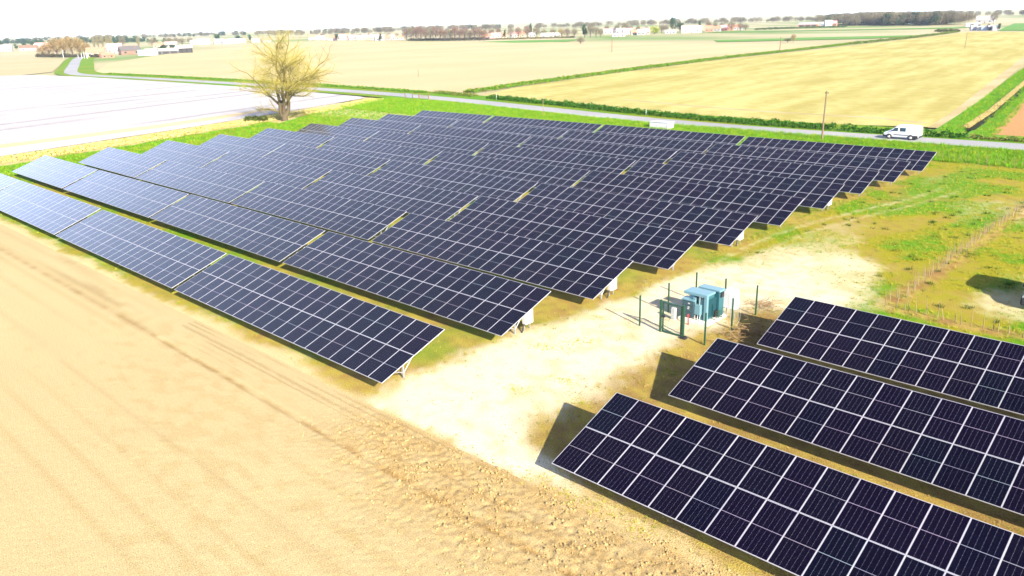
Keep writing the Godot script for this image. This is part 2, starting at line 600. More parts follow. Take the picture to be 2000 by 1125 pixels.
func build_land() -> void:
	# the wide plain
	patch("ground", -5000, 5000, -6000, 3000, 75.0, M.far_field, func(x: float, z: float) -> Color:
		var t := n_big.get_noise_2d(x * 0.16, z * 0.32)
		var c := mixc(Color(0.40, 0.35, 0.21), Color(0.35, 0.31, 0.17), 0.5 + t * 2.0)
		return mixc(c, Color(0.14, 0.22, 0.05), sm(0.12, 0.3, n_big.get_noise_2d(x * 0.2 + 777.0, z * 0.35))), func(_x: float, _z: float) -> float: return -0.25)
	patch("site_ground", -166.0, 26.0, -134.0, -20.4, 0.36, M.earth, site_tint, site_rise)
	patch("sown_field", -48.0, 6.0, -20.4, -3.0, 0.088, M.soil, field_tint, fine_rise)
	patch("sown_field", -170.0, -48.0, -20.4, 30.0, 0.42, M.soil, field_tint, field_rise)
	patch("sown_field", -48.0, 26.0, -3.0, 30.0, 0.42, M.soil, field_tint, field_rise)
	patch("sown_field", 6.0, 26.0, -20.4, -3.0, 0.42, M.soil, field_tint, field_rise)

	# pale field west of the ditch
	var pale_base := striped(Color(0.42, 0.40, 0.40), Color(0.46, 0.445, 0.445), 0.28, 0.7, 0.03, 5.0, 2.0)
	var pale := func(x: float, z: float) -> Color:
		var q := x * 0.96 - z * 0.28
		var line := sm(0.55, 1.0, cos(q * 0.62)) * sm(-0.15, 0.3, n_mid.get_noise_2d(q * 0.5, z * 0.12))
		return mixc(pale_base.call(x, z), Color(0.29, 0.275, 0.295), line)
	sheet("pale_field", [Vector2(-131, 4), Vector2(-141.6, -34), Vector2(-146.8, -52), Vector2(-152, -72), Vector2(-157, -86), Vector2(-164.7, -108), Vector2(-171, -124), Vector2(-176, -126), Vector2(-205, -128), Vector2(-250, -129), Vector2(-300, -128.5), Vector2(-372, -126.5), Vector2(-418, -122), Vector2(-436, -104), Vector2(-470, 40), Vector2(-300, 60), Vector2(-120, 40)], 0.05, 2.6, M.field, pale)
	sheet("field_track", [Vector2(-151, -20), Vector2(-152.1, -36.9), Vector2(-155.4, -63.6), Vector2(-160, -80), Vector2(-167.5, -97), Vector2(-170.5, -97.6), Vector2(-165.5, -82), Vector2(-161.5, -66), Vector2(-157.5, -40), Vector2(-156, -20)], 0.058, 4.0, M.field, striped(Color(0.56, 0.48, 0.29), Color(0.50, 0.38, 0.23), 0.28, 1.0, 0.1, 44.0, 2.2))
	# fields beyond the road
	var tan := striped(Color(0.44, 0.36, 0.195), Color(0.48, 0.40, 0.23), 0.15, 0.18, 0.02, 15.0)
	sheet("bare_field", [Vector2(-404, -142), Vector2(-352, -148.5), Vector2(-284, -148.5), Vector2(-201, -146), Vector2(-159, -145), Vector2(-166, -171), Vector2(-177, -234), Vector2(-187, -320), Vector2(-189.5, -382), Vector2(-191, -455), Vector2(-330, -500), Vector2(-482, -520), Vector2(-700, -560), Vector2(-900, -590), Vector2(-700, -320), Vector2(-520, -192), Vector2(-440, -158)], 0.0, 22.0, M.field, tan)
	sheet("bare_field", [Vector2(-424, -118), Vector2(-440, -136), Vector2(-500, -158), Vector2(-640, -208), Vector2(-760, -200), Vector2(-760, -60), Vector2(-460, -20)], 0.0, 20.0, M.field, striped(Color(0.43, 0.37, 0.22), Color(0.39, 0.34, 0.19), 0.1, 0.15, 0.02, 31.0))
	var stub := func(x: float, z: float) -> Color:
		var p := x * 0.99 + z * -0.16
		var t := 0.5 + 0.85 * n_mid.get_noise_2d(p * 1.1, z * 0.16) + 0.55 * n_fine.get_noise_2d(x * 0.6, z * 0.3) + 0.5 * n_big.get_noise_2d(x, z)
		return mixc(Color(0.56, 0.51, 0.19), Color(0.42, 0.36, 0.095), t)
	sheet("stubble_field", [Vector2(-148, -143), Vector2(-157.5, -163), Vector2(-167, -221), Vector2(-176, -301), Vector2(-177, -394), Vector2(-188, -632), Vector2(-196, -700), Vector2(-140, -690), Vector2(-96, -470), Vector2(-70, -320), Vector2(-51.5, -206), Vector2(-44.5, -168), Vector2(-39.5, -137), Vector2(-56, -132.5), Vector2(-90, -134), Vector2(-120, -139)], 0.02, 1.9, M.earth, stub)
	var track := striped(Color(0.46, 0.385, 0.22), Color(0.36, 0.28, 0.13), 0.2, 1.0, 0.05, 71.0, 2.2)
	sheet("field_track", ribbon([Vector2(-40.2, -136), Vector2(-44.6, -165), Vector2(-51.4, -204), Vector2(-68.5, -305), Vector2(-95, -460), Vector2(-135, -680)], 1.3, -1.3), 0.03, 5.0, M.field, track)
	sheet("field_track", ribbon(smooth_line([Vector2(-110, -150.5), Vector2(-84, -145.3), Vector2(-66, -144.0), Vector2(-53, -144.0), Vector2(-43.5, -141.0)]), 0.8, -0.8), 0.028, 4.0, M.field, track)
	var lush := striped(Color(0.13, 0.31, 0.008), Color(0.09, 0.24, 0.012), 0.2, 0.8, 0.2, 81.0, 2.0)
	sheet("grass_strip", [Vector2(-39.5, -131), Vector2(-43, -157), Vector2(-50, -205), Vector2(-63, -288), Vector2(-130, -680), Vector2(-121, -680), Vector2(-58, -285), Vector2(-48.5, -225), Vector2(-39, -162), Vector2(-36.4, -139), Vector2(-35.5, -131)], 0.034, 4.0, M.earth, lush)
	sheet("grass_strip", [Vector2(-35.0, -131), Vector2(-35.4, -139), Vector2(-38.2, -162), Vector2(-47.5, -225), Vector2(-57, -285), Vector2(-120, -680), Vector2(-110, -680), Vector2(-45, -212), Vector2(-40.8, -190), Vector2(-34.8, -151), Vector2(-32, -133), Vector2(-31.8, -131)], 0.034, 4.0, M.earth, lush)
	sheet("drain", [Vector2(-36.6, -136), Vector2(-39.4, -162), Vector2(-48.8, -225), Vector2(-58.2, -285), Vector2(-121.5, -680), Vector2(-119.5, -680), Vector2(-56.8, -285), Vector2(-47.3, -225), Vector2(-38.0, -162), Vector2(-35.0, -136)], 0.04, 6.0, M.earth, func(_x: float, _z: float) -> Color: return Color(0.03, 0.035, 0.015))
	sheet("bare_field", [Vector2(-32.1, -133), Vector2(-34.8, -151), Vector2(-40.8, -190), Vector2(-45, -212), Vector2(-110, -680), Vector2(200, -680), Vector2(200, -131), Vector2(-20, -130)], 0.03, 9.0, M.field, striped(Color(0.36, 0.19, 0.07), Color(0.40, 0.22, 0.09), 0.2, 0.3, 0.05, 95.0))
	# green crops far off
	var crop := func(_x: float, _z: float) -> Color: return mixc(Color(0.10, 0.26, 0.03), Color(0.12, 0.24, 0.05), 0.5 + n_big.get_noise_2d(_x, _z))
	sheet("green_crop", [Vector2(-296, -509), Vector2(-215, -560), Vector2(-194, -640), Vector2(-262, -600), Vector2(-320, -545)], 0.02, 30.0, M.field, crop)
	sheet("green_crop", [Vector2(-555, -530), Vector2(-482, -505), Vector2(-440, -520), Vector2(-480, -590), Vector2(-540, -565)], 0.02, 30.0, M.field, crop)
	sheet("green_crop", [Vector2(-182, -728), Vector2(-60, -690), Vector2(40, -1000), Vector2(-245, -1040)], 0.02, 60.0, M.field, crop)
	sheet("green_crop", [Vector2(-470, -780), Vector2(-240, -830), Vector2(-240, -880), Vector2(-470, -820)], 0.02, 60.0, M.field, crop)

	# road and verges
	var line := smooth_line(road_line())
	sheet("verge", ribbon(line, 2.4, 10.5), 0.044, 5.0, M.earth, striped(Color(0.12, 0.29, 0.010), Color(0.22, 0.28, 0.015), 0.0, 0.5, 0.5, 9.0, 2.4))
	sheet("verge", ribbon(line, -2.4, -7.0), 0.048, 5.0, M.earth, striped(Color(0.12, 0.29, 0.012), Color(0.22, 0.27, 0.02), 0.0, 0.5, 0.5, 19.0, 2.4))
	sheet("road", ribbon(line, 2.9, -2.9), 0.06, 5.0, M.tarmac, striped(Color(0.29, 0.29, 0.31), Color(0.345, 0.343, 0.355), 0.0, 0.4, 0.4, 29.0))

# ------------------------------------------------------------------ solar tables
func panel_meshes() -> void:
	var fr := 0.0145
	# laminate: box a hair below the rim of the frame, cells printed on the upper face
	var s := Shape.new()
	var x0 := fr; var x1 := PW - fr; var y0 := fr; var y1 := PH - fr
	var zt := -0.003
	var zb := -0.012
	s.quad(Vector3(x0, y0, zt), Vector3(x1, y0, zt), Vector3(x1, y1, zt), Vector3(x0, y1, zt))
	var uv := [Vector2(0, 1), Vector2(1, 0), Vector2(1, 1), Vector2(0, 1), Vector2(0, 0), Vector2(1, 0)]
	for k in 6:
		s.u[k] = uv[k]
	s.quad(Vector3(x0, y1, zb), Vector3(x1, y1, zb), Vector3(x1, y0, zb), Vector3(x0, y0, zb))
	M.laminate = s.mesh(null)
	var f := Shape.new()
	for q in [[Vector3(PW * 0.5, fr * 0.5, -0.0175), Vector3(PW, fr, 0.035)], [Vector3(PW * 0.5, PH - fr * 0.5, -0.0175), Vector3(PW, fr, 0.035)], [Vector3(fr * 0.5, PH * 0.5, -0.0175), Vector3(fr, PH - 2 * fr, 0.035)], [Vector3(PW - fr * 0.5, PH * 0.5, -0.0175), Vector3(fr, PH - 2 * fr, 0.035)]]:
		f.box(q[0], q[1])
	M.frame_mesh = f.mesh(M.frame)

func make_table(cols: int) -> Node3D:
	# origin on the ground below the right-hand lower corner, table runs to -x
	var t := Node3D.new()
	var up := Vector3(0, sin(TILT), -cos(TILT))
	var out := Vector3(0, cos(TILT), sin(TILT))
	var bas := Basis(Vector3(1, 0, 0), up, out)
	var r := RandomNumberGenerator.new()
	r.seed = 100 + cols
	for i in cols:
		for j in 2:
			var p := part("panel", M.laminate, t, M.glass[r.randi() % 6])
			var off := Vector3(-(i + 1) * PITCH + 0.0035, LOW, 0) + up * (j * (PH + 0.016))
			# panels never sit perfectly flush
			var wob := Basis(Vector3(1, 0, 0), r.randf_range(-0.0035, 0.0035)) * Basis(Vector3(0, 0, 1), r.randf_range(-0.0008, 0.0008))
			p.transform = Transform3D(wob * bas, off)
			part("frame", M.frame_mesh, p)
	# rails, posts, rafters and braces of galvanised steel
	var full := cols * PITCH
	for q in [0.5, 1.75, 2.8, 4.05]:
		var s := Shape.new()
		s.box(Vector3.ZERO, Vector3(full - 0.02, 0.07, 0.045), bas)
		var o := part("rail", s.mesh(M.steel), t)
		o.position = Vector3(-full * 0.5, LOW, 0) + up * q - out * 0.075
	var bays := 6 if cols > 16 else 5
	var raf := Shape.new()
	raf.box(up * 2.27 - out * 0.15, Vector3(0.06, 3.9, 0.09), bas)
	var raf_m := raf.mesh(M.steel)
	var base := Vector3(0, 0, -2.15)
	var head := up * 2.2 - out * 0.19 + Vector3(0, LOW, 0)
	base.z = head.z
	var post := Shape.new()
	post.box(Vector3(0, head.y * 0.5 - 0.1, 0), Vector3(0.09, head.y + 0.2, 0.06))
	post.box(Vector3(0.0, head.y * 0.5 - 0.1, 0.04), Vector3(0.05, head.y + 0.2, 0.03))
	var post_m := post.mesh(M.steel)
	var bra := []
	for q in [0.75, 3.7]:
		var s := Shape.new()
		var a := Vector3(0.03, 0.28, head.z)
		var b: Vector3 = up * q - out * 0.17 + Vector3(0.03, LOW, 0)
		s.rod(a, b, 0.03, 5)
		bra.append(s.mesh(M.steel))
	for k in bays:
		var x := -1.0 - (full - 2.0) * k / (bays - 1)
		part("rafter", raf_m, t).position = Vector3(x, LOW, 0)
		part("post", post_m, t).position = Vector3(x, 0, head.z)
		part("brace", bra[0], t).position = Vector3(x, 0, 0)
		part("brace", bra[1], t).position = Vector3(x, 0, 0)
	return t

func build_tables() -> void:
	panel_meshes()
	var long_one := make_table(20)
	var short_one := make_table(16)
	var nth := ["first", "second", "third", "fourth", "fifth", "sixth", "seventh", "eighth", "ninth", "tenth"]
	var ends := ["table at the right end of the %s row back from the sandy field", "second table from the right in the %s row back from the sandy field", "third table from the right in the %s row back from the sandy field", "short table at the left end of the %s row back from the sandy field"]
	for r in 10:
		for k in 4:
			var o: Node3D = (short_one if k == 3 else long_one).duplicate()
			o.name = numbered("solar_table")
			add_child(o)
			o.position = Vector3(ROW_X[r] - k * (20.0 * PITCH + 0.47), rng.randf_range(-0.02, 0.02), ROW_Z[r] + rng.randf_range(-0.03, 0.03))
			o.rotation = Vector3(rng.randfn(0, 0.005), rng.randfn(0, 0.0008), rng.randfn(0, 0.0012))
			var how: String = ends[k] % nth[r]
			tag(o, "solar " + how, "solar panels", "solar tables in ten long rows")
	var right := [[-18.81, -21.19, "nearest of the three solar tables right of the sandy track"], [-18.74, -29.38, "middle of the three solar tables right of the sandy track"], [-18.63, -37.66, "farthest of the three solar tables right of the sandy track"]]
	for q in right:
		var o: Node3D = long_one.duplicate()
		o.name = numbered("solar_table")
		add_child(o)
		o.position = Vector3(q[0] + 20 * PITCH, 0, q[1])
		tag(o, q[2], "solar panels", "solar tables right of the track")
	long_one.free()
	short_one.free()
	# white combiner cabinets at the right-hand ends of four rows
	for q in [[1, "white cabinet under the right end of the second solar row"], [2, "white cabinet under the right end of the third solar row"], [4, "white cabinet under the right end of the fifth solar row"], [6, "white cabinet under the right end of the seventh solar row"]]:
		var r: int = q[0]
		var t := thing("inverter_cabinet", q[1], "cabinet", Vector3(ROW_X[r] - 0.85, 0, ROW_Z[r] - 3.1), 0.0, "white cabinets at the row ends")
		var s := Shape.new()
		s.crate(Vector3(0, 0.84, 0), Vector3(0.32, 0.8, 0.66), 0.03)
		part("cabinet_body", s.mesh(M.white), t)
		s = Shape.new()
		s.box(Vector3(0.164, 0.84, 0), Vector3(0.012, 0.68, 0.54))
		part("cabinet_door", s.mesh(M.off_white), t)
		s = Shape.new()
		s.box(Vector3(0.178, 0.84, 0.22), Vector3(0.02, 0.12, 0.03))
		part("handle", s.mesh(M.black), t)
		for z in [-0.24, 0.24]:
			s = Shape.new()
			s.box(Vector3(-0.08, 0.215, z), Vector3(0.05, 0.45, 0.05))
			part("leg", s.mesh(M.steel), t)
		s = Shape.new()
		s.tube([Vector3(-0.05, 0.45, 0.26), Vector3(-0.04, 0.25, 0.36), Vector3(0.02, 0.08, 0.5), Vector3(0.05, -0.02, 0.6)], [0.05, 0.05, 0.05, 0.05], 6)
		part("cable", s.mesh(M.black), t)

# ------------------------------------------------------------------ transformer compound
func build_compound() -> void:
	var spots := [[-26.05, -37.45, "front left corner post of the green compound fence"], [-21.55, -37.3, "front right corner post of the green compound fence nearest the panels"], [-26.06, -40.5, "post behind the gate on the left side of the compound"], [-21.62, -40.4, "post halfway along the right side of the compound"], [-25.9, -43.43, "back left corner post behind the transformer"], [-23.83, -43.46, "back post behind the white cabinet"], [-21.7, -43.45, "back right corner post of the compound by the brushwood"]]
	for q in spots:
		var s := Shape.new()
		s.crate(Vector3(0, 0.93, 0), Vector3(0.085, 2.0, 0.085), 0.01)
		for k in 3:
			s.box(Vector3(0.04, 0.4 + 0.6 * k, 0), Vector3(0.02, 0.05, 0.04))
		var o := solo("fence_post", s.mesh(M.green_paint), q[2], "fence post", "green posts round the transformer")
		o.position = Vector3(q[0], 0, q[1])
	# gate
	var g := thing("compound_gate", "green framed mesh gate standing between two thick posts", "gate", Vector3(-23.84, 0, -37.47))
	for x in [-0.77, 0.77]:
		var s := Shape.new()
		s.crate(Vector3(x, 0.95, 0), Vector3(0.12, 2.06, 0.12), 0.015)
		part("gate_post", s.mesh(M.green_paint), g)
	var fr := Shape.new()
	fr.box(Vector3(-0.6, 0.98, 0), Vector3(0.085, 1.72, 0.06)); fr.box(Vector3(0.62, 0.98, 0), Vector3(0.085, 1.72, 0.06))
	fr.box(Vector3(0.01, 1.865, 0), Vector3(1.28, 0.085, 0.06)); fr.box(Vector3(0.01, 0.095, 0), Vector3(1.28, 0.085, 0.06))
	part("gate_frame", fr.mesh(M.green_paint), g)
	var wire := Shape.new()
	for k in 22:
		wire.rod(Vector3(-0.55 + k * 0.053, 0.12, 0), Vector3(-0.55 + k * 0.053, 1.84, 0), 0.003, 3)
	for k in 9:
		wire.rod(Vector3(-0.57, 0.2 + k * 0.2, 0.006), Vector3(0.6, 0.2 + k * 0.2, 0.006), 0.003, 3)
	part("wire_mesh", wire.mesh(M.green_paint), g)
	var lk := Shape.new()
	lk.box(Vector3(-0.55, 1.02, 0.03), Vector3(0.16, 0.14, 0.09))
	lk.rod(Vector3(-0.52, 1.05, 0.08), Vector3(-0.36, 1.03, 0.1), 0.014, 5)
	part("lock", lk.mesh(M.black), g)
	var foot := Shape.new()
	foot.crate(Vector3(0.86, 0.05, 0.06), Vector3(0.36, 0.12, 0.3), 0.03)
	part("footing", foot.mesh(M.black), g)

	# transformer
	var t := thing("transformer", "blue-grey cabinet transformer with flat roof on a concrete pad", "transformer", Vector3(-24.0, 0, -41.1))
	var s := Shape.new()
	s.box(Vector3(0.05, 0.03, 0.05), Vector3(2.05, 0.22, 2.3))
	part("plinth", s.mesh(M.concrete), t)
	s = Shape.new()
	s.crate(Vector3(0.42, 0.92, 0.35), Vector3(0.58, 1.56, 0.9), 0.02)          # end tank seen from the right
	s.box(Vector3(0.0, 0.92, 0.15), Vector3(1.3, 1.52, 0.5))
	part("tank", s.mesh(M.teal), t)
	s = Shape.new()
	s.crate(Vector3(0.66, 0.9, 0.74), Vector3(0.22, 1.56, 0.2), 0.02)
	part("corner_column", s.mesh(M.teal_pale), t)
	s = Shape.new()
	s.crate(Vector3(0.0, 1.745, 0.42), Vector3(1.62, 0.11, 0.98), 0.025)
	s.box(Vector3(0.0, 1.66, 0.90), Vector3(1.56, 0.07, 0.02))
	part("roof", s.mesh(M.teal_pale), t)
	for k in 9:
		s = Shape.new()
		s.box(Vector3(0.735, 0.86, 0.56 - k * 0.095), Vector3(0.07, 1.15, 0.025))
		part("cooling_fin", s.mesh(M.teal), t)
	# switchgear box on the front left
	s = Shape.new()
	s.crate(Vector3(-0.42, 0.77, 0.78), Vector3(0.82, 1.0, 0.5), 0.02)
	var sw := part("switch_box", s.mesh(M.teal_dark), t)
	s = Shape.new()
	s.crate(Vector3(-0.42, 1.31, 0.76), Vector3(0.9, 0.07, 0.62), 0.015)
	part("lid", s.mesh(M.teal_pale), sw)
	for q in [[-0.34, 1.1], [-0.36, 0.86], [-0.38, 0.76]]:
		s = Shape.new()
		s.box(Vector3(q[0], q[1], 1.036), Vector3(0.13, 0.07, 0.012))
		part("notice_plate", s.mesh(M.off_white), sw)
	s = Shape.new()
	s.box(Vector3(-0.42, 0.55, 1.033), Vector3(0.7, 0.02, 0.012))
	s.box(Vector3(-0.42, 0.95, 1.033), Vector3(0.7, 0.02, 0.012))
	part("door_seam", s.mesh(M.black), sw)
	s = Shape.new()
	s.crate(Vector3(-0.3, 1.45, 0.62), Vector3(0.42, 0.22, 0.3), 0.02)
	s.crate(Vector3(-0.08, 1.24, 0.74), Vector3(0.2, 0.5, 0.28), 0.02)
	part("terminal_box", s.mesh(M.teal_pale), t)
	s = Shape.new()
	s.crate(Vector3(0.22, 0.8, 0.86), Vector3(0.4, 0.62, 0.3), 0.02)
	part("meter_box", s.mesh(M.teal_pale), t)
	for x in [0.06, 0.24, 0.4]:
		s = Shape.new()
		s.tube([Vector3(x, 0.5, 0.92), Vector3(x, 0.36, 0.98), Vector3(x + 0.02, 0.1, 0.99)], [0.025, 0.025, 0.025], 5)
		part("cable", s.mesh(M.off_white), t)
	s = Shape.new()
	s.box(Vector3(0.45, 1.6, 0.62), Vector3(0.02, 0.02, 0.6))
	s.rod(Vector3(0.3, 0.75, 0.88), Vector3(0.3, 1.62, 0.88), 0.02, 5)
	part("conduit", s.mesh(M.off_white), t)
	# second block behind
	s = Shape.new()
	s.crate(Vector3(0.2, 0.92, -0.62), Vector3(1.4, 1.56, 0.55), 0.02)
	part("rear_tank", s.mesh(M.teal), t)
	s = Shape.new()
	s.crate(Vector3(0.2, 1.76, -0.62), Vector3(1.5, 0.1, 0.66), 0.02)
	part("rear_roof", s.mesh(M.teal_pale), t)
	s = Shape.new()
	s.box(Vector3(0.93, 1.5, -0.6), Vector3(0.1, 0.3, 0.3))
	s.box(Vector3(0.72, 0.4, -0.15), Vector3(0.3, 0.4, 0.3))
	part("bracket", s.mesh(M.black), t)
	s = Shape.new()
	for k in 4:
		s.rod(Vector3(0.95 + 0.06 * k, 0.0, -0.1 - 0.1 * k), Vector3(0.9 + 0.05 * k, 0.62, -0.1 - 0.1 * k), 0.018, 5)
	for k in 3:
		s.rod(Vector3(0.92, 0.2 + 0.18 * k, -0.06), Vector3(1.14, 0.2 + 0.18 * k, -0.42), 0.014, 5)
	part("cable_ladder", s.mesh(M.green_paint), t)

	var w := thing("meter_cabinet", "white rounded cabinet on thin legs behind the transformer", "cabinet", Vector3(-22.75, 0, -42.25))
	s = Shape.new()
	s.crate(Vector3(0, 1.14, 0), Vector3(0.86, 1.06, 0.55), 0.08)
	part("cabinet_body", s.mesh(M.white), w)
	s = Shape.new()
	s.crate(Vector3(0.04, 1.72, 0), Vector3(0.74, 0.14, 0.46), 0.06)
	part("cabinet_hood", s.mesh(M.white), w)
	s = Shape.new()
	s.box(Vector3(0.0, 1.14, 0.279), Vector3(0.012, 0.9, 0.012))
	part("door_seam", s.mesh(M.off_white), w)
	for q in [[-0.4, 0.2], [0.4, 0.2], [-0.4, -0.2], [0.4, -0.2], [-0.15, 0.2], [0.12, 0.2]]:
		s = Shape.new()
		s.rod(Vector3(q[0], -0.02, q[1]), Vector3(q[0], 0.64, q[1]), 0.022, 5)
		part("leg", s.mesh(M.steel), w)

	s = Shape.new()
	s.rod(Vector3(0, 0, 0), Vector3(-0.08, 0.52, -0.08), 0.05, 8, 0.03)
	s.rod(Vector3(-0.08, 0.5, -0.08), Vector3(-0.085, 0.62, -0.085), 0.05, 8)
	solo("red_marker", s.mesh(M.red), "small red marker leaning before the transformer switch box", "marker").position = Vector3(-23.95, 0, -39.45)
	s = Shape.new()
	s.crate(Vector3(0, 0.36, 0), Vector3(0.28, 0.76, 0.22), 0.02)
	s.box(Vector3(0.08, 0.62, 0.115), Vector3(0.1, 0.06, 0.012))
	solo("feeder_pillar", s.mesh(M.off_white), "small pale pillar box seen through the gate", "pillar box").position = Vector3(-25.15, 0, -39.7)

	# brushwood heap at the fence corner
	s = Shape.new()
	rng.seed = 77
	for k in 420:
		var a := Vector3(rng.randfn(0, 0.75), absf(rng.randfn(0.12, 0.16)), rng.randfn(0, 1.0))
		var d := Vector3(rng.randfn(0, 1), rng.randfn(0.1, 0.25), rng.randfn(0, 1)).normalized() * rng.randf_range(0.3, 0.9)
		s.col = Color(0.20, 0.125, 0.06).lerp(Color(0.33, 0.24, 0.12), rng.randf())
		var b := a + d
		b.y = maxf(b.y, 0.01)
		s.rod(a, b, 0.012, 3, 0.006)
	var br := solo("brushwood_heap", s.mesh(M.bark), "heap of brown cut twigs beside the compound and the panels", "brushwood")
	br.position = Vector3(-20.2, 0, -40.4)
	s = Shape.new()
	rng.seed = 78
	for k in 150:
		var a := Vector3(rng.randfn(0, 0.5), absf(rng.randfn(0.05, 0.1)), rng.randfn(0, 0.6))
		var b := a + Vector3(rng.randfn(0, 1), rng.randfn(0.1, 0.2), rng.randfn(0, 1)).normalized() * rng.randf_range(0.3, 0.8)
		b.y = maxf(b.y, 0.01)
		s.col = Color(0.22, 0.14, 0.07).lerp(Color(0.3, 0.22, 0.12), rng.randf())
		s.rod(a, b, 0.011, 3, 0.006)
	solo("brushwood_heap", s.mesh(M.bark), "small scatter of twigs behind the white cabinet", "brushwood").position = Vector3(-22.0, 0, -45.3)
	s = Shape.new()
	s.tube([Vector3(-21.95, 0.9, -42.0), Vector3(-21.6, 0.35, -41.3), Vector3(-21.35, 0.08, -40.2), Vector3(-21.3, 0.03, -39.3)], [0.007, 0.007, 0.007, 0.007], 5)
	solo("guy_rope", s.mesh(M.off_white), "thin pale rope slanting from the white cabinet to the ground", "rope")

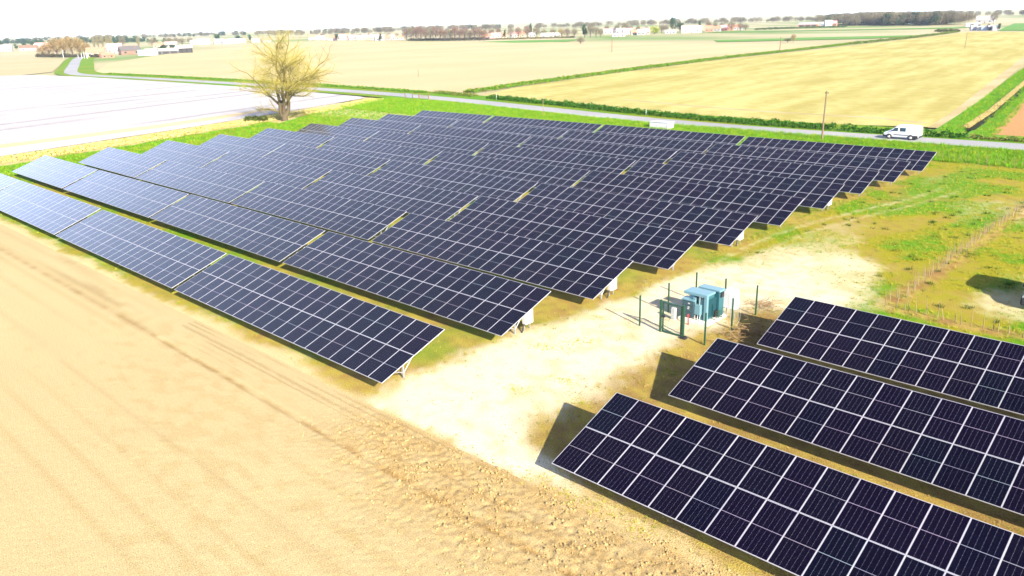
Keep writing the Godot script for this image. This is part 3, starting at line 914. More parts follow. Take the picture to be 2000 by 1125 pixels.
# ------------------------------------------------------------------ roadside
func make_van(called: String, label: String, at: Vector3, turn: float, paint: Material, trim: Material, tall: float) -> Node3D:
	# nose towards -x, wheels on the ground
	var t := thing(called, label, "van", at, turn)
	var hgt := 1.93 * tall
	# stations: x, bottom, belt, top, half width at belt, half width at top
	var st := [[-2.42, 0.42, 0.58, 0.70, 0.66, 0.60], [-2.36, 0.34, 0.66, 0.84, 0.78, 0.72], [-2.15, 0.30, 0.78, 0.97, 0.88, 0.80], [-1.75, 0.30, 0.95, 1.09, 0.93, 0.83], [-1.45, 0.30, 1.02, 1.18, 0.94, 0.83], [-1.0, 0.30, 1.04, 1.18 + (hgt - 1.18) * 0.55, 0.945, 0.82], [-0.62, 0.30, 1.04, hgt * 0.955, 0.945, 0.80], [-0.2, 0.30, 1.04, hgt * 0.99, 0.945, 0.79], [0.6, 0.30, 1.04, hgt, 0.945, 0.79], [1.7, 0.30, 1.04, hgt, 0.945, 0.79], [2.2, 0.32, 1.04, hgt * 0.985, 0.94, 0.785], [2.34, 0.36, 1.04, hgt * 0.93, 0.92, 0.77], [2.38, 0.42, 1.0, hgt * 0.86, 0.88, 0.74]]
	var rings := []
	for q in st:
		var r := []
		for sd in [1, -1]:
			var one := [Vector3(q[0], q[1], (q[4] - 0.12) * sd), Vector3(q[0], q[1] + 0.06, (q[4] - 0.03) * sd), Vector3(q[0], lerpf(q[1], q[2], 0.5), q[4] * 1.005 * sd), Vector3(q[0], q[2], q[4] * sd), Vector3(q[0], lerpf(q[2], q[3], 0.86), lerpf(q[4], q[5], 0.86) * sd), Vector3(q[0], lerpf(q[2], q[3], 0.97), (q[5] - 0.03) * sd), Vector3(q[0], q[3], (q[5] - 0.14) * sd)]
			if sd == -1:
				one.reverse()
			r.append_array(one)
		rings.append(r)
	var s := SurfaceTool.new()
	s.begin(Mesh.PRIMITIVE_TRIANGLES)
	s.set_smooth_group(-1)
	var m: int = rings[0].size()
	for i in rings.size() - 1:
		for k in m:
			var j := (k + 1) % m
			for p in [rings[i][k], rings[i + 1][j], rings[i][j], rings[i][k], rings[i + 1][k], rings[i + 1][j]]:
				s.add_vertex(p)
	for k in range(1, m - 1):
		for p in [rings[0][0], rings[0][k], rings[0][k + 1], rings[-1][0], rings[-1][k + 1], rings[-1][k]]:
			s.add_vertex(p)
	s.generate_normals()
	var body := s.commit()
	body.surface_set_material(0, paint)
	part("body", body, t)
	# glass: side windows on both sides, windscreen
	var side := func(x: float, y: float, sd: int) -> Vector3:
		var w := lerpf(0.945, 0.80, clampf((y - 1.04) / (hgt - 1.04), 0, 1)) + 0.006
		return Vector3(x, y, w * sd)
	for sd in [1, -1]:
		for q in [[[-1.28, 1.12], [-0.42, 1.12], [-0.42, 1.62 * tall], [-0.86, 1.60 * tall]], [[-0.2, 1.12], [0.62, 1.12], [0.62, 1.64 * tall], [-0.2, 1.64 * tall]]]:
			var g := Shape.new()
			var p := []
			for c in q:
				p.append(side.call(c[0], c[1], sd))
			if sd == 1:
				g.quad(p[0], p[1], p[2], p[3])
			else:
				g.quad(p[3], p[2], p[1], p[0])
			part("side_window", g.mesh(M.pane), t)
	var g := Shape.new()
	var wa := Vector3(-1.47, 1.17, 0.0)
	var wb := Vector3(-0.66, hgt * 0.945, 0.0)
	var wn := Vector3(-(wb.y - wa.y), wb.x - wa.x, 0).normalized() * 0.03
	g.quad(wa + wn + Vector3(0, 0.02, -0.7), wa + wn + Vector3(0, 0.02, 0.7), wb + wn + Vector3(0, 0, 0.63), wb + wn + Vector3(0, 0, -0.63))
	part("windscreen", g.mesh(M.pane), t)
	# bumpers, rubbing strips, sills
	s = SurfaceTool.new()
	g = Shape.new()
	g.crate(Vector3(-2.28, 0.46, 0), Vector3(0.36, 0.3, 1.66), 0.06)
	g.box(Vector3(-2.05, 0.42, 0.0), Vector3(0.3, 0.24, 1.8))
	part("front_bumper", g.mesh(trim), t)
	g = Shape.new()
	g.crate(Vector3(2.3, 0.46, 0), Vector3(0.24, 0.28, 1.7), 0.05)
	g.box(Vector3(2.0, 0.47, 0.0), Vector3(0.6, 0.34, 1.93))
	part("rear_bumper", g.mesh(trim), t)
	for sd in [1, -1]:
		g = Shape.new()
		g.box(Vector3(0.05, 0.66, 0.955 * sd), Vector3(1.95, 0.09, 0.03))
		part("rubbing_strip", g.mesh(trim), t)
		g = Shape.new()
		g.crate(Vector3(-1.2, 1.2, 1.04 * sd), Vector3(0.12, 0.2, 0.16), 0.03)
		part("mirror", g.mesh(trim), t)
		g = Shape.new()
		g.crate(Vector3(-2.2, 0.77, 0.74 * sd), Vector3(0.24, 0.14, 0.22), 0.04)
		part("headlight", g.mesh(M.lamp_glass), t)
		g = Shape.new()
		g.box(Vector3(2.345, 1.15, 0.83 * sd), Vector3(0.05, 0.5, 0.12))
		part("tail_light", g.mesh(M.tail_red), t)
		for x in [-1.55, 1.35]:
			g = Shape.new()
			var arch := []
			for k in 17:
				var w := TAU * k / 16.0
				arch.append(Vector3(x + cos(w) * 0.41, maxf(0.33 + sin(w) * 0.41, 0.28), 0.958 * sd))
			for k in 16:
				if sd == 1:
					g.face(Vector3(x, 0.33, 0.958), arch[k], arch[k + 1])
				else:
					g.face(Vector3(x, 0.33, -0.958), arch[k + 1], arch[k])
			part("wheel_arch", g.mesh(M.black), t)
			g = Shape.new()
			var ring := []
			var rad := []
			for q in [[-0.1, 0.24], [-0.1, 0.30], [-0.07, 0.325], [0.07, 0.325], [0.1, 0.30], [0.1, 0.21]]:
				ring.append(Vector3(x, 0.325, 0.90 * sd + q[0]))
				rad.append(q[1])
			g.tube(ring, rad, 20)
			var wheel := part("wheel", g.mesh(M.rubber), t)
			g = Shape.new()
			g.tube([Vector3(x, 0.325, (0.9 + 0.09) * sd), Vector3(x, 0.325, (0.9 + 0.105) * sd), Vector3(x, 0.325, (0.9 + 0.12) * sd)], [0.215, 0.2, 0.08], 16)
			part("rim", g.mesh(M.rim), wheel)
	return t

func make_hedge(called: String, label: String, line: Array, high: float, wide: float, per_m: float, cols: Array, leaf: float, group := "") -> void:
	var s := Shape.new()
	for i in line.size() - 1:
		var a: Vector2 = line[i]
		var b: Vector2 = line[i + 1]
		var d := (b - a)
		var nrm := Vector2(-d.y, d.x).normalized()
		for k in int(d.length() * per_m):
			var q := a + d * rng.randf()
			var bump := 0.68 + 0.5 * n_mid.get_noise_2d(q.x * 4.0, q.y * 4.0) + 0.25 * n_fine.get_noise_2d(q.x, q.y)
			var w := rng.randf_range(-1, 1)
			var top := high * bump * sqrt(maxf(0.05, 1.0 - w * w))
			var y := top * pow(rng.randf(), 0.55)
			q += nrm * w * wide * 0.5
			var c: Color = cols[rng.randi() % cols.size()]
			s.col = c * rng.randf_range(0.75, 1.2)
			var o := Vector3(q.x, y + 0.02, q.y)
			var l := leaf * rng.randf_range(0.6, 1.4)
			var ax := Vector3(rng.randfn(0, 1), rng.randfn(0.5, 0.8), rng.randfn(0, 1)).normalized()
			var sd := ax.cross(Vector3(rng.randfn(0, 1), rng.randfn(0, 1), rng.randfn(0, 1))).normalized()
			var nn := Vector3(w * nrm.x, 0.9, w * nrm.y) + Vector3(rng.randfn(0, .4), 0, rng.randfn(0, .4))
			nn = nn.normalized()
			s.leaf(o - sd * l * 0.3, o + sd * l * 0.3, o + ax * l, nn)
			s.leaf(o - sd * l * 0.2 - ax * l * 0.4, o + sd * l * 0.4, o + ax * l * 0.3, nn)
	solo(called, s.mesh(M.leaf), label, "hedge", group)

func make_pole(called: String, label: String, at: Vector3, high: float, r: float, m: Material, arms: bool) -> void:
	var t := thing(called, label, "pole", at, 0.0)
	var s := Shape.new()
	s.tube([Vector3(0, -0.1, 0), Vector3(0.02, high * 0.5, 0), Vector3(0.06, high, 0.01)], [r, r * 0.88, r * 0.72], 8)
	part("shaft", s.mesh(m), t)
	if arms:
		s = Shape.new()
		s.box(Vector3(0.1, high - 0.28, 0.0), Vector3(0.5, 0.09, 0.09))
		part("crossarm", s.mesh(M.wood), t)
		for x in [-0.1, 0.28]:
			s = Shape.new()
			s.tube([Vector3(x, high - 0.24, 0), Vector3(x, high - 0.1, 0)], [0.05, 0.035], 6)
			part("insulator", s.mesh(M.black), t)

func build_roadside() -> void:
	make_van("parked_van", "white crew van driving along the grey road", Vector3(-40.4, 0.06, -121.6), 0.03, M.paint_white, M.black, 1.0)
	make_van("works_van", "dark van on the bare patch at the right edge of the picture", Vector3(-9.2, 0, -56.9), PI / 2.0, M.paint_dark, M.rubber, 1.22)
	make_pole("utility_pole", "brown wooden utility pole between the road and the farthest solar row", Vector3(-49.06, 0, -114.7), 6.9, 0.13, M.wood, true)
	make_pole("utility_pole", "distant pole standing alone in the big bare field", Vector3(-273.7, 0, -361.5), 7.0, 0.22, M.wood, false)
	make_pole("utility_pole", "distant pole on the grassy ditch beside the stubble field", Vector3(-185.7, 0, -377.0), 6.6, 0.22, M.wood, false)
	make_pole("utility_pole", "pale pole standing in the yellow stubble field", Vector3(-115.6, 0, -414.8), 7.0, 0.22, M.cane, false)
	make_pole("marker_post", "tall thin pale post on the verge above the middle of the rows", Vector3(-105.7, 0, -121.4 + 3.4), 3.1, 0.07, M.cane, false)
	make_pole("marker_post", "short white post before the hedge near the white kiosk", Vector3(-88.5, 0, -127.6), 1.3, 0.07, M.off_white, false)
	make_pole("marker_post", "short white post before the hedge left of the tall pale post", Vector3(-137.0, 0, -136.6), 1.5, 0.08, M.off_white, false)
	make_pole("marker_post", "thin post in the bare field right of the big tree", Vector3(-222.7, 0, -184.4), 2.4, 0.10, M.wood, false)

	# white kiosk behind the farthest row
	var t := thing("white_kiosk", "low flat-roofed white kiosk between the farthest row and the road", "kiosk", Vector3(-75.9, 0, -114.0), 0.03)
	var s := Shape.new()
	s.crate(Vector3(0, 0.5, 0), Vector3(3.5, 1.04, 1.9), 0.04)
	part("kiosk_wall", s.mesh(M.white), t)
	s = Shape.new()
	s.crate(Vector3(0, 1.07, 0), Vector3(3.62, 0.1, 2.04), 0.03)
	part("kiosk_roof", s.mesh(M.off_white), t)
	for x in [-0.95, 0.95]:
		s = Shape.new()
		s.box(Vector3(x, 0.52, 0.956), Vector3(1.5, 0.84, 0.02))
		var d := part("door", s.mesh(M.white), t)
		s = Shape.new()
		s.box(Vector3(x + 0.6, 0.52, 0.975), Vector3(0.04, 0.2, 0.03))
		part("handle", s.mesh(M.black), d)

	# field gate at the corner by the road
	t = thing("field_gate", "weathered field gate with posts at the corner by the road", "gate", Vector3(-156.5, 0, -128.2), 0.12)
	for x in [-3.4, -0.9, 1.2, 4.4]:
		s = Shape.new()
		s.crate(Vector3(x, 0.7, 0), Vector3(0.2, 1.5, 0.2), 0.03)
		part("gate_post", s.mesh(M.wood), t)
	for k in 5:
		s = Shape.new()
		s.box(Vector3(-2.15, 0.3 + 0.24 * k, 0), Vector3(2.4, 0.08, 0.04))
		part("bar", s.mesh(M.steel), t)
	for k in 3:
		s = Shape.new()
		s.box(Vector3(2.8, 0.4 + 0.3 * k, 0), Vector3(3.1, 0.1, 0.05))
		part("rail", s.mesh(M.cane), t)

	# planted stakes
	rng.seed = 31
	var proto := []
	for k in 3:
		var q := Shape.new()
		var h := [1.1, 1.25, 0.95][k] as float
		q.tube([Vector3(0, -0.05, 0), Vector3(0.01, h * 0.5, 0), Vector3(0.03, h, 0.01)], [0.011, 0.010, 0.009], 5)
		q.tube([Vector3(0.03, 0, 0), Vector3(0.03, h * 0.55, 0)], [0.02, 0.017], 6)
		proto.append(q.mesh(M.cane))
	var rows := [[Vector2(-16.75, -85.5), Vector2(-16.2, -50.6), 78, "thin pale planting stake in the long line across the eastern grass", "stakes in the long line"], [Vector2(-16.3, -49.9), Vector2(-2.0, -49.0), 30, "thin pale planting stake in the line behind the farthest right-hand table", "stakes behind the right-hand tables"], [Vector2(-31.2, -106.7), Vector2(-14.0, -106.1), 38, "thin pale planting stake in the row below the road verge", "stakes by the road"]]
	for q in rows:
		for k in q[2]:
			var p: Vector2 = q[0].lerp(q[1], (k + rng.randf_range(-0.25, 0.25)) / float(q[2] - 1))
			var o := solo("planting_stake", proto[rng.randi() % 3], q[3], "stake", q[4])
			o.position = Vector3(p.x + rng.randfn(0, 0.12), 0, p.y + rng.randfn(0, 0.1))
			o.rotation = Vector3(rng.randfn(0, 0.07), rng.randf() * TAU, rng.randfn(0, 0.09))

	# grassy hedge bank along the far side of the road
	rng.seed = 41
	var dark := [Color(0.022, 0.085, 0.008), Color(0.03, 0.11, 0.010), Color(0.05, 0.14, 0.012), Color(0.018, 0.06, 0.008)]
	var mixed := [Color(0.05, 0.13, 0.012), Color(0.15, 0.16, 0.03), Color(0.25, 0.22, 0.07), Color(0.03, 0.10, 0.01)]
	make_hedge("hedge", "long dark green hedge bank along the far side of the road", smooth_line([Vector2(-141, -138.3), Vector2(-113, -133.6), Vector2(-92, -129.4), Vector2(-70, -126.4), Vector2(-52, -126.0)]), 1.25, 2.6, 130, dark, 0.26)
	make_hedge("hedge", "dark hedge bank behind the white van, left of it", [Vector2(-51, -126.0), Vector2(-44.0, -126.2), Vector2(-41.5, -126.2)], 1.2, 2.4, 130, dark, 0.26)
	make_hedge("hedge", "dark hedge bank to the right of the white van", [Vector2(-39, -126.4), Vector2(-33.5, -127.0)], 1.15, 2.2, 130, dark, 0.26)
	make_hedge("hedge", "ragged low hedge at the road by the brown field", [Vector2(-33.0, -127.2), Vector2(-15, -127.8)], 0.7, 1.8, 120, mixed, 0.24)
	make_hedge("hedge", "low ragged growth at the corner where the ditch meets the road", [Vector2(-166, -143), Vector2(-157, -141.5), Vector2(-148, -140.0)], 0.9, 3.0, 90, mixed, 0.26)
	make_hedge("ditch_growth", "grassy ditch line running back between bare and stubble fields", [Vector2(-158, -147), Vector2(-161.5, -168), Vector2(-171, -228), Vector2(-181, -312), Vector2(-184, -392), Vector2(-189, -460)], 1.1, 4.5, 60, [Color(0.06, 0.17, 0.012), Color(0.08, 0.19, 0.012), Color(0.16, 0.17, 0.03)], 0.4)
	make_hedge("ditch_growth", "thin hedge line along the far end of the stubble field", [Vector2(-189, -460), Vector2(-190, -552), Vector2(-200, -672), Vector2(-203, -700)], 1.3, 4.0, 30, [Color(0.06, 0.12, 0.02), Color(0.14, 0.15, 0.04)], 0.6)
	make_hedge("ditch_growth", "strip of dry reeds along the pale field, in front of the tree", [Vector2(-134.0, -22), Vector2(-137, -34), Vector2(-142, -56), Vector2(-147.5, -73), Vector2(-151, -86), Vector2(-157.5, -106), Vector2(-165.5, -123)], 0.38, 6.5, 260, [Color(0.52, 0.42, 0.16), Color(0.46, 0.36, 0.12), Color(0.58, 0.50, 0.24), Color(0.22, 0.26, 0.04)], 0.2)
	make_hedge("ditch_growth", "dark bramble clump at the foot of the big tree", [Vector2(-150.5, -79.8), Vector2(-147.0, -82.4)], 1.3, 2.4, 220, [Color(0.03, 0.06, 0.01), Color(0.06, 0.09, 0.02), Color(0.12, 0.12, 0.03)], 0.28)
	make_hedge("ditch_growth", "dry pale reeds beside the drain at the right", [Vector2(-36.8, -138), Vector2(-39.6, -162), Vector2(-49.0, -225), Vector2(-58.5, -285)], 0.5, 1.0, 120, [Color(0.46, 0.37, 0.16), Color(0.36, 0.28, 0.1)], 0.2)
	make_hedge("ditch_growth", "dark green weeds along the left-hand stretch of road verge", smooth_line([Vector2(-168, -141.5), Vector2(-198, -143.5), Vector2(-262, -144.6), Vector2(-332, -143), Vector2(-384, -141)]), 0.6, 3.0, 40, [Color(0.06, 0.16, 0.012), Color(0.10, 0.18, 0.02)], 0.4)

# ------------------------------------------------------------------ the big willow
func limb(s: Shape, tw: Shape, p: Vector3, dir: Vector3, len_: float, r: float, level: int) -> void:
	var pts := [p]
	var rad := [r]
	var d := dir
	var q := p
	var seg := 5
	for k in seg:
		d = (d + Vector3(rng.randfn(0, 0.13), rng.randfn(0.03, 0.08), rng.randfn(0, 0.13))).normalized()
		q += d * len_ / seg
		pts.append(q)
		rad.append(r * lerpf(1.0, 0.52, (k + 1.0) / seg))
	s.col = Color(0.095, 0.072, 0.05).lerp(Color(0.16, 0.13, 0.05), clampf(level * 0.3 + rng.randf() * 0.25, 0, 1))
	s.tube(pts, rad, 7 if level < 2 else (5 if level < 3 else 4), level == 0)
	if level >= 4:
		for k in 9:
			twig(tw, pts[rng.randi_range(1, seg)], d)
		return
	var kids := [3, 4, 4, 3][level] as int
	for k in kids:
		var f := rng.randf_range(0.45, 1.0) if k > 0 else 1.0
		var at: Vector3 = pts[clampi(int(f * seg), 1, seg)]
		var side := Vector3(rng.randfn(0, 1), rng.randfn(-0.05, 0.4), rng.randfn(0, 1)).normalized()
		var spread := [0.95, 1.15, 1.15, 1.1][level] as float
		limb(s, tw, at, (d + side * spread * (0.35 if k == 0 else 1.0)).normalized(), len_ * rng.randf_range(0.58, 0.82), r * 0.52 * (1.1 if k == 0 else rng.randf_range(0.7, 1.0)), level + 1)
	if level >= 2:
		for k in ([0, 0, 15, 19, 12][level] as int):
			twig(tw, pts[rng.randi_range(2, seg)], d)

func twig(tw: Shape, p: Vector3, d: Vector3) -> void:
	var g := (d * 0.5 + Vector3(rng.randfn(0, 0.7), rng.randfn(0.3, 0.5), rng.randfn(0, 0.7))).normalized()
	var l := rng.randf_range(0.8, 2.2)
	var a := p
	var w := rng.randf_range(0.008, 0.014)
	tw.col = Color(0.37, 0.33, 0.07).lerp(Color(0.31, 0.23, 0.09), rng.randf() * rng.randf())
	for k in 3:
		var b := a + g * l / 3.0
		var sd := g.cross(Vector3(rng.randfn(0, 1), rng.randfn(0, 1), rng.randfn(0, 1))).normalized() * w * (1.0 - 0.25 * k)
		var nn := g.cross(sd).normalized()
		if nn.y < 0:
			nn = -nn
		tw.leaf(a - sd, a + sd, b, nn)
		tw.leaf(a - sd.rotated(g, 1.57), a + sd.rotated(g, 1.57), b, sd)
		if k == 1 and rng.randf() < 0.6:
			var e := (g + Vector3(rng.randfn(0, 0.6), rng.randfn(0, 0.5), rng.randfn(0, 0.6))).normalized() * l * 0.5
			tw.leaf(a - sd, a + sd, a + e, nn)
		a = b
		g = (g + Vector3(rng.randfn(0, 0.15), -0.16, rng.randfn(0, 0.15))).normalized()

func build_big_tree() -> void:
	rng.seed = 4242
	var t := thing("willow_tree", "big bare yellowish willow standing by the ditch behind the panels", "tree", Vector3(-144.3, 0, -84.9))
	var s := Shape.new()
	var tw := Shape.new()
	s.col = Color(0.10, 0.075, 0.05)
	s.tube([Vector3(0, -0.2, 0), Vector3(0, 0.3, 0), Vector3(0.05, 1.2, 0), Vector3(0.1, 2.2, 0.05)], [0.8, 0.62, 0.5, 0.42], 12)
	# screen right is about (0.71, 0, -0.71) from here, screen left the opposite
	var right := Vector3(0.715, 0, -0.70)
	var back := Vector3(-0.70, 0, -0.715)
	limb(s, tw, right * 0.35 + Vector3(0, 1.0, 0), (Vector3.UP + right * 0.24).normalized(), 6.6, 0.42, 0)
	limb(s, tw, Vector3(0, 1.2, 0), (Vector3.UP + back * 0.12 - right * 0.06).normalized(), 7.2, 0.38, 0)
	limb(s, tw, -right * 0.4 + Vector3(0, 0.9, 0), (Vector3.UP - right * 0.36 - back * 0.15).normalized(), 6.4, 0.42, 0)
	limb(s, tw, back * -0.4 + Vector3(0, 1.6, 0), (Vector3.UP - back * 0.42 + right * 0.1).normalized(), 5.4, 0.34, 0)
	limb(s, tw, right * 0.3 + Vector3(0, 3.0, 0), (Vector3.UP * 0.8 + right * 0.75).normalized(), 4.6, 0.26, 1)
	limb(s, tw, right * 0.9 + Vector3(0, 4.6, 0), (Vector3.UP * 0.55 + right * 0.85 + back * 0.2).normalized(), 5.4, 0.24, 1)
	limb(s, tw, -right * 0.7 + Vector3(0, 3.2, 0), (Vector3.UP * 0.8 - right * 0.85).normalized(), 4.8, 0.26, 1)
	limb(s, tw, -right * 0.7 + Vector3(0, 1.5, 0), (Vector3.UP * 0.9 - right * 0.9).normalized(), 2.4, 0.2, 2)
	for k in 1900:
		var d := Vector3(rng.randfn(0, 1), rng.randfn(0.1, 0.9), rng.randfn(0, 1)).normalized()
		var lump := 1.0 + 0.16 * sin(d.x * 6.0 + 1.0) * sin(d.z * 5.0) + 0.1 * sin(d.y * 9.0)
		twig(tw, Vector3(0.3, 10.6, -0.3) + Vector3(d.x * 8.2, d.y * 5.9, d.z * 8.2) * lump * pow(rng.randf(), 0.5), d)
	part("trunk", s.mesh(M.bark), t)
	part("crown", tw.mesh(M.bark), t)

# ------------------------------------------------------------------ village on the skyline
func far_tree(kind: int, seed_no: int) -> Node3D:
	# 10 m tall, 10 m wide prototype
	var t := Node3D.new()
	rng.seed = seed_no
	var s := Shape.new()
	var c := Shape.new()
	var bark := Color(0.12, 0.09, 0.07)
	s.col = bark
	if kind in [0, 1, 5, 6]:
		var tint: Color = {0: Color(0.30, 0.21, 0.09), 1: Color(0.20, 0.12, 0.09), 5: Color(0.20, 0.17, 0.11), 6: Color(0.26, 0.22, 0.12)}[kind]
		s.tube([Vector3.ZERO, Vector3(0, 2.5, 0), Vector3(0.1, 5.0, 0)], [0.38, 0.3, 0.18], 6)
		for k in 9:
			var a := TAU * k / 9.0 + rng.randf()
			var y := rng.randf_range(1.6, 4.2)
			var e := Vector3(cos(a) * rng.randf_range(1.5, 3.6), y + rng.randf_range(1.8, 4.2), sin(a) * rng.randf_range(1.5, 3.6))
			s.tube([Vector3(0, y, 0), Vector3(e.x * 0.5, lerpf(y, e.y, 0.6), e.z * 0.5), e], [0.17, 0.11, 0.05], 4, false)
		for k in 1300:
			var d := Vector3(rng.randfn(0, 1), rng.randfn(0.25, 0.8), rng.randfn(0, 1)).normalized()
			var rr := pow(rng.randf(), 0.4)
			var p := Vector3(0, 5.4, 0) + Vector3(d.x * 4.3, d.y * 4.0, d.z * 4.3) * rr * (1.0 + 0.25 * sin(d.x * 5.0 + seed_no) * sin(d.z * 4.0))
			var g := (d + Vector3(rng.randfn(0, 0.5), rng.randfn(0.4, 0.4), rng.randfn(0, 0.5))).normalized() * rng.randf_range(0.5, 1.3)
			var sd := g.cross(Vector3(rng.randfn(0, 1), rng.randfn(0, 1), rng.randfn(0, 1))).normalized() * rng.randf_range(0.05, 0.15)
			c.col = tint * rng.randf_range(0.5, 0.95)
			var nn := (d + Vector3(0, 0.5, 0)).normalized()
			c.leaf(p - sd, p + sd, p + g, nn)
	else:
		var tint: Color = {2: Color(0.030, 0.060, 0.028), 3: Color(0.035, 0.055, 0.04), 4: Color(0.22, 0.27, 0.02)}[kind]
		s.tube([Vector3.ZERO, Vector3(0, 3.0, 0), Vector3(0.05, 7.0, 0)], [0.4, 0.3, 0.1], 6)
		var lumps := []
		for k in 12:
			lumps.append([Vector3(rng.randfn(0, 2.0), rng.randf_range(3.2, 8.0), rng.randfn(0, 2.0)), rng.randf_range(1.3, 2.6)])
		for k in 1300:
			var p: Vector3
			var d := Vector3(rng.randfn(0, 1), rng.randfn(0, 1), rng.randfn(0, 1)).normalized()
			if kind == 3:
				var h := pow(rng.randf(), 1.3)
				var rr := (1.0 - h) * 4.6 * (0.75 + 0.25 * sin(h * 40.0)) * sqrt(rng.randf())
				p = Vector3(cos(k * 2.4) * rr, 0.6 + h * 9.4, sin(k * 2.4) * rr)
			else:
				var q: Array = lumps[rng.randi() % 12]
				p = q[0] + d * q[1] * pow(rng.randf(), 0.35)
				if kind == 4:
					p.y = p.y * 1.15 - 1.6
				p.y = maxf(p.y, 0.15)
			var ax := Vector3(rng.randfn(0, 1), rng.randfn(0, 1), rng.randfn(0, 1)).normalized()
			var sd := ax.cross(d).normalized() * 0.3
			c.col = tint * rng.randf_range(0.65, 1.35)
			var nn := (d + Vector3(0, 0.4, 0)).normalized()
			c.leaf(p - sd, p + sd, p + ax * 0.55, nn)
	part("trunk", s.mesh(M.bark), t)
	part("crown", c.mesh(M.bark), t)
	return t

func make_house(h: Array) -> void:
	var hues := {"W": Color(0.32, 0.31, 0.30), "C": Color(0.34, 0.29, 0.21), "P": Color(0.42, 0.27, 0.26), "T": Color(0.36, 0.16, 0.10), "G": Color(0.30, 0.30, 0.32), "B": Color(0.16, 0.10, 0.07), "D": Color(0.09, 0.08, 0.08), "S": Color(0.24, 0.30, 0.36), "L": Color(0.55, 0.52, 0.50), "K": Color(0.012, 0.012, 0.014)}
	for k in [h[5], h[6]]:
		if not M.has("hue_" + k):
			var q: Color = hues[k]
			M["hue_" + k] = plain(q.r, q.g, q.b, 0.85)
	var face_cam := atan2(-h[0], -h[1])               # most fronts look roughly over the fields
	var t := thing("house" if h[7] else "farm_building", h[8], "house" if h[7] else "shed", Vector3(h[0], -0.2, h[1]), face_cam + rng.randf_range(-0.35, 0.35), h[9])
	var w: float = h[2]
	var d := clampf(w * 0.55, 4.0, 10.0)
	var hw: float = maxf(h[3], 1.5)
	var hr: float = maxf(h[4], 0.4)
	var s := Shape.new()
	s.box(Vector3(0, hw * 0.5, 0), Vector3(w, hw, d))
	for sd in [1, -1]:
		var a := Vector3(w * 0.5 * sd, hw, d * 0.5 * sd)
		var b := Vector3(w * 0.5 * sd, hw, -d * 0.5 * sd)
		s.face(a, b, Vector3(w * 0.5 * sd, hw + hr, 0))
	part("wall", s.mesh(M["hue_" + h[5]]), t)
	s = Shape.new()
	var o := 0.3
	for sd in [1, -1]:
		var e0 := Vector3(-(w * 0.5 + o) * sd, hw - 0.05, (d * 0.5 + o) * sd)
		var e1 := Vector3((w * 0.5 + o) * sd, hw - 0.05, (d * 0.5 + o) * sd)
		var r1 := Vector3((w * 0.5 + o) * sd, hw + hr + 0.08, 0)
		var r0 := Vector3(-(w * 0.5 + o) * sd, hw + hr + 0.08, 0)
		var th := Vector3(0, 0.16, 0)
		s.quad(e0 + th, e1 + th, r1 + th, r0 + th)
		s.quad(e1, e0, r0, r1)
		s.quad(e0, e1, e1 + th, e0 + th)
		s.quad(e1, r1, r1 + th, e1 + th)
		s.quad(r0, e0, e0 + th, r0 + th)
	var roof := part("roof", s.mesh(M["hue_" + h[6]]), t)
	if h[7]:
		s = Shape.new()
		s.box(Vector3(w * 0.32, hw + hr + 0.3, 0), Vector3(0.8, 1.3, 0.7))
		part("chimney", s.mesh(M.hue_T if M.has("hue_T") else M.concrete), roof)
		for k in 3:
			s = Shape.new()
			var x := (k - 1) * w * 0.28
			if k == 1:
				s.box(Vector3(x, minf(1.0, hw * 0.45), d * 0.5 + 0.02), Vector3(1.0, minf(2.0, hw * 0.85), 0.06))
				part("door", s.mesh(M.wood), t)
			else:
				s.box(Vector3(x, hw * 0.55, d * 0.5 + 0.02), Vector3(1.5, minf(1.1, hw * 0.5), 0.06))
				part("window", s.mesh(M.pane), t)
	elif h[5] in ["D", "K", "T", "B"]:
		for k in 3:
			s = Shape.new()
			s.box(Vector3((k - 1) * w * 0.31, hw * 0.42, d * 0.5 + 0.02), Vector3(w * 0.25, hw * 0.7, 0.06))
			part("bay", s.mesh(M.black), t)

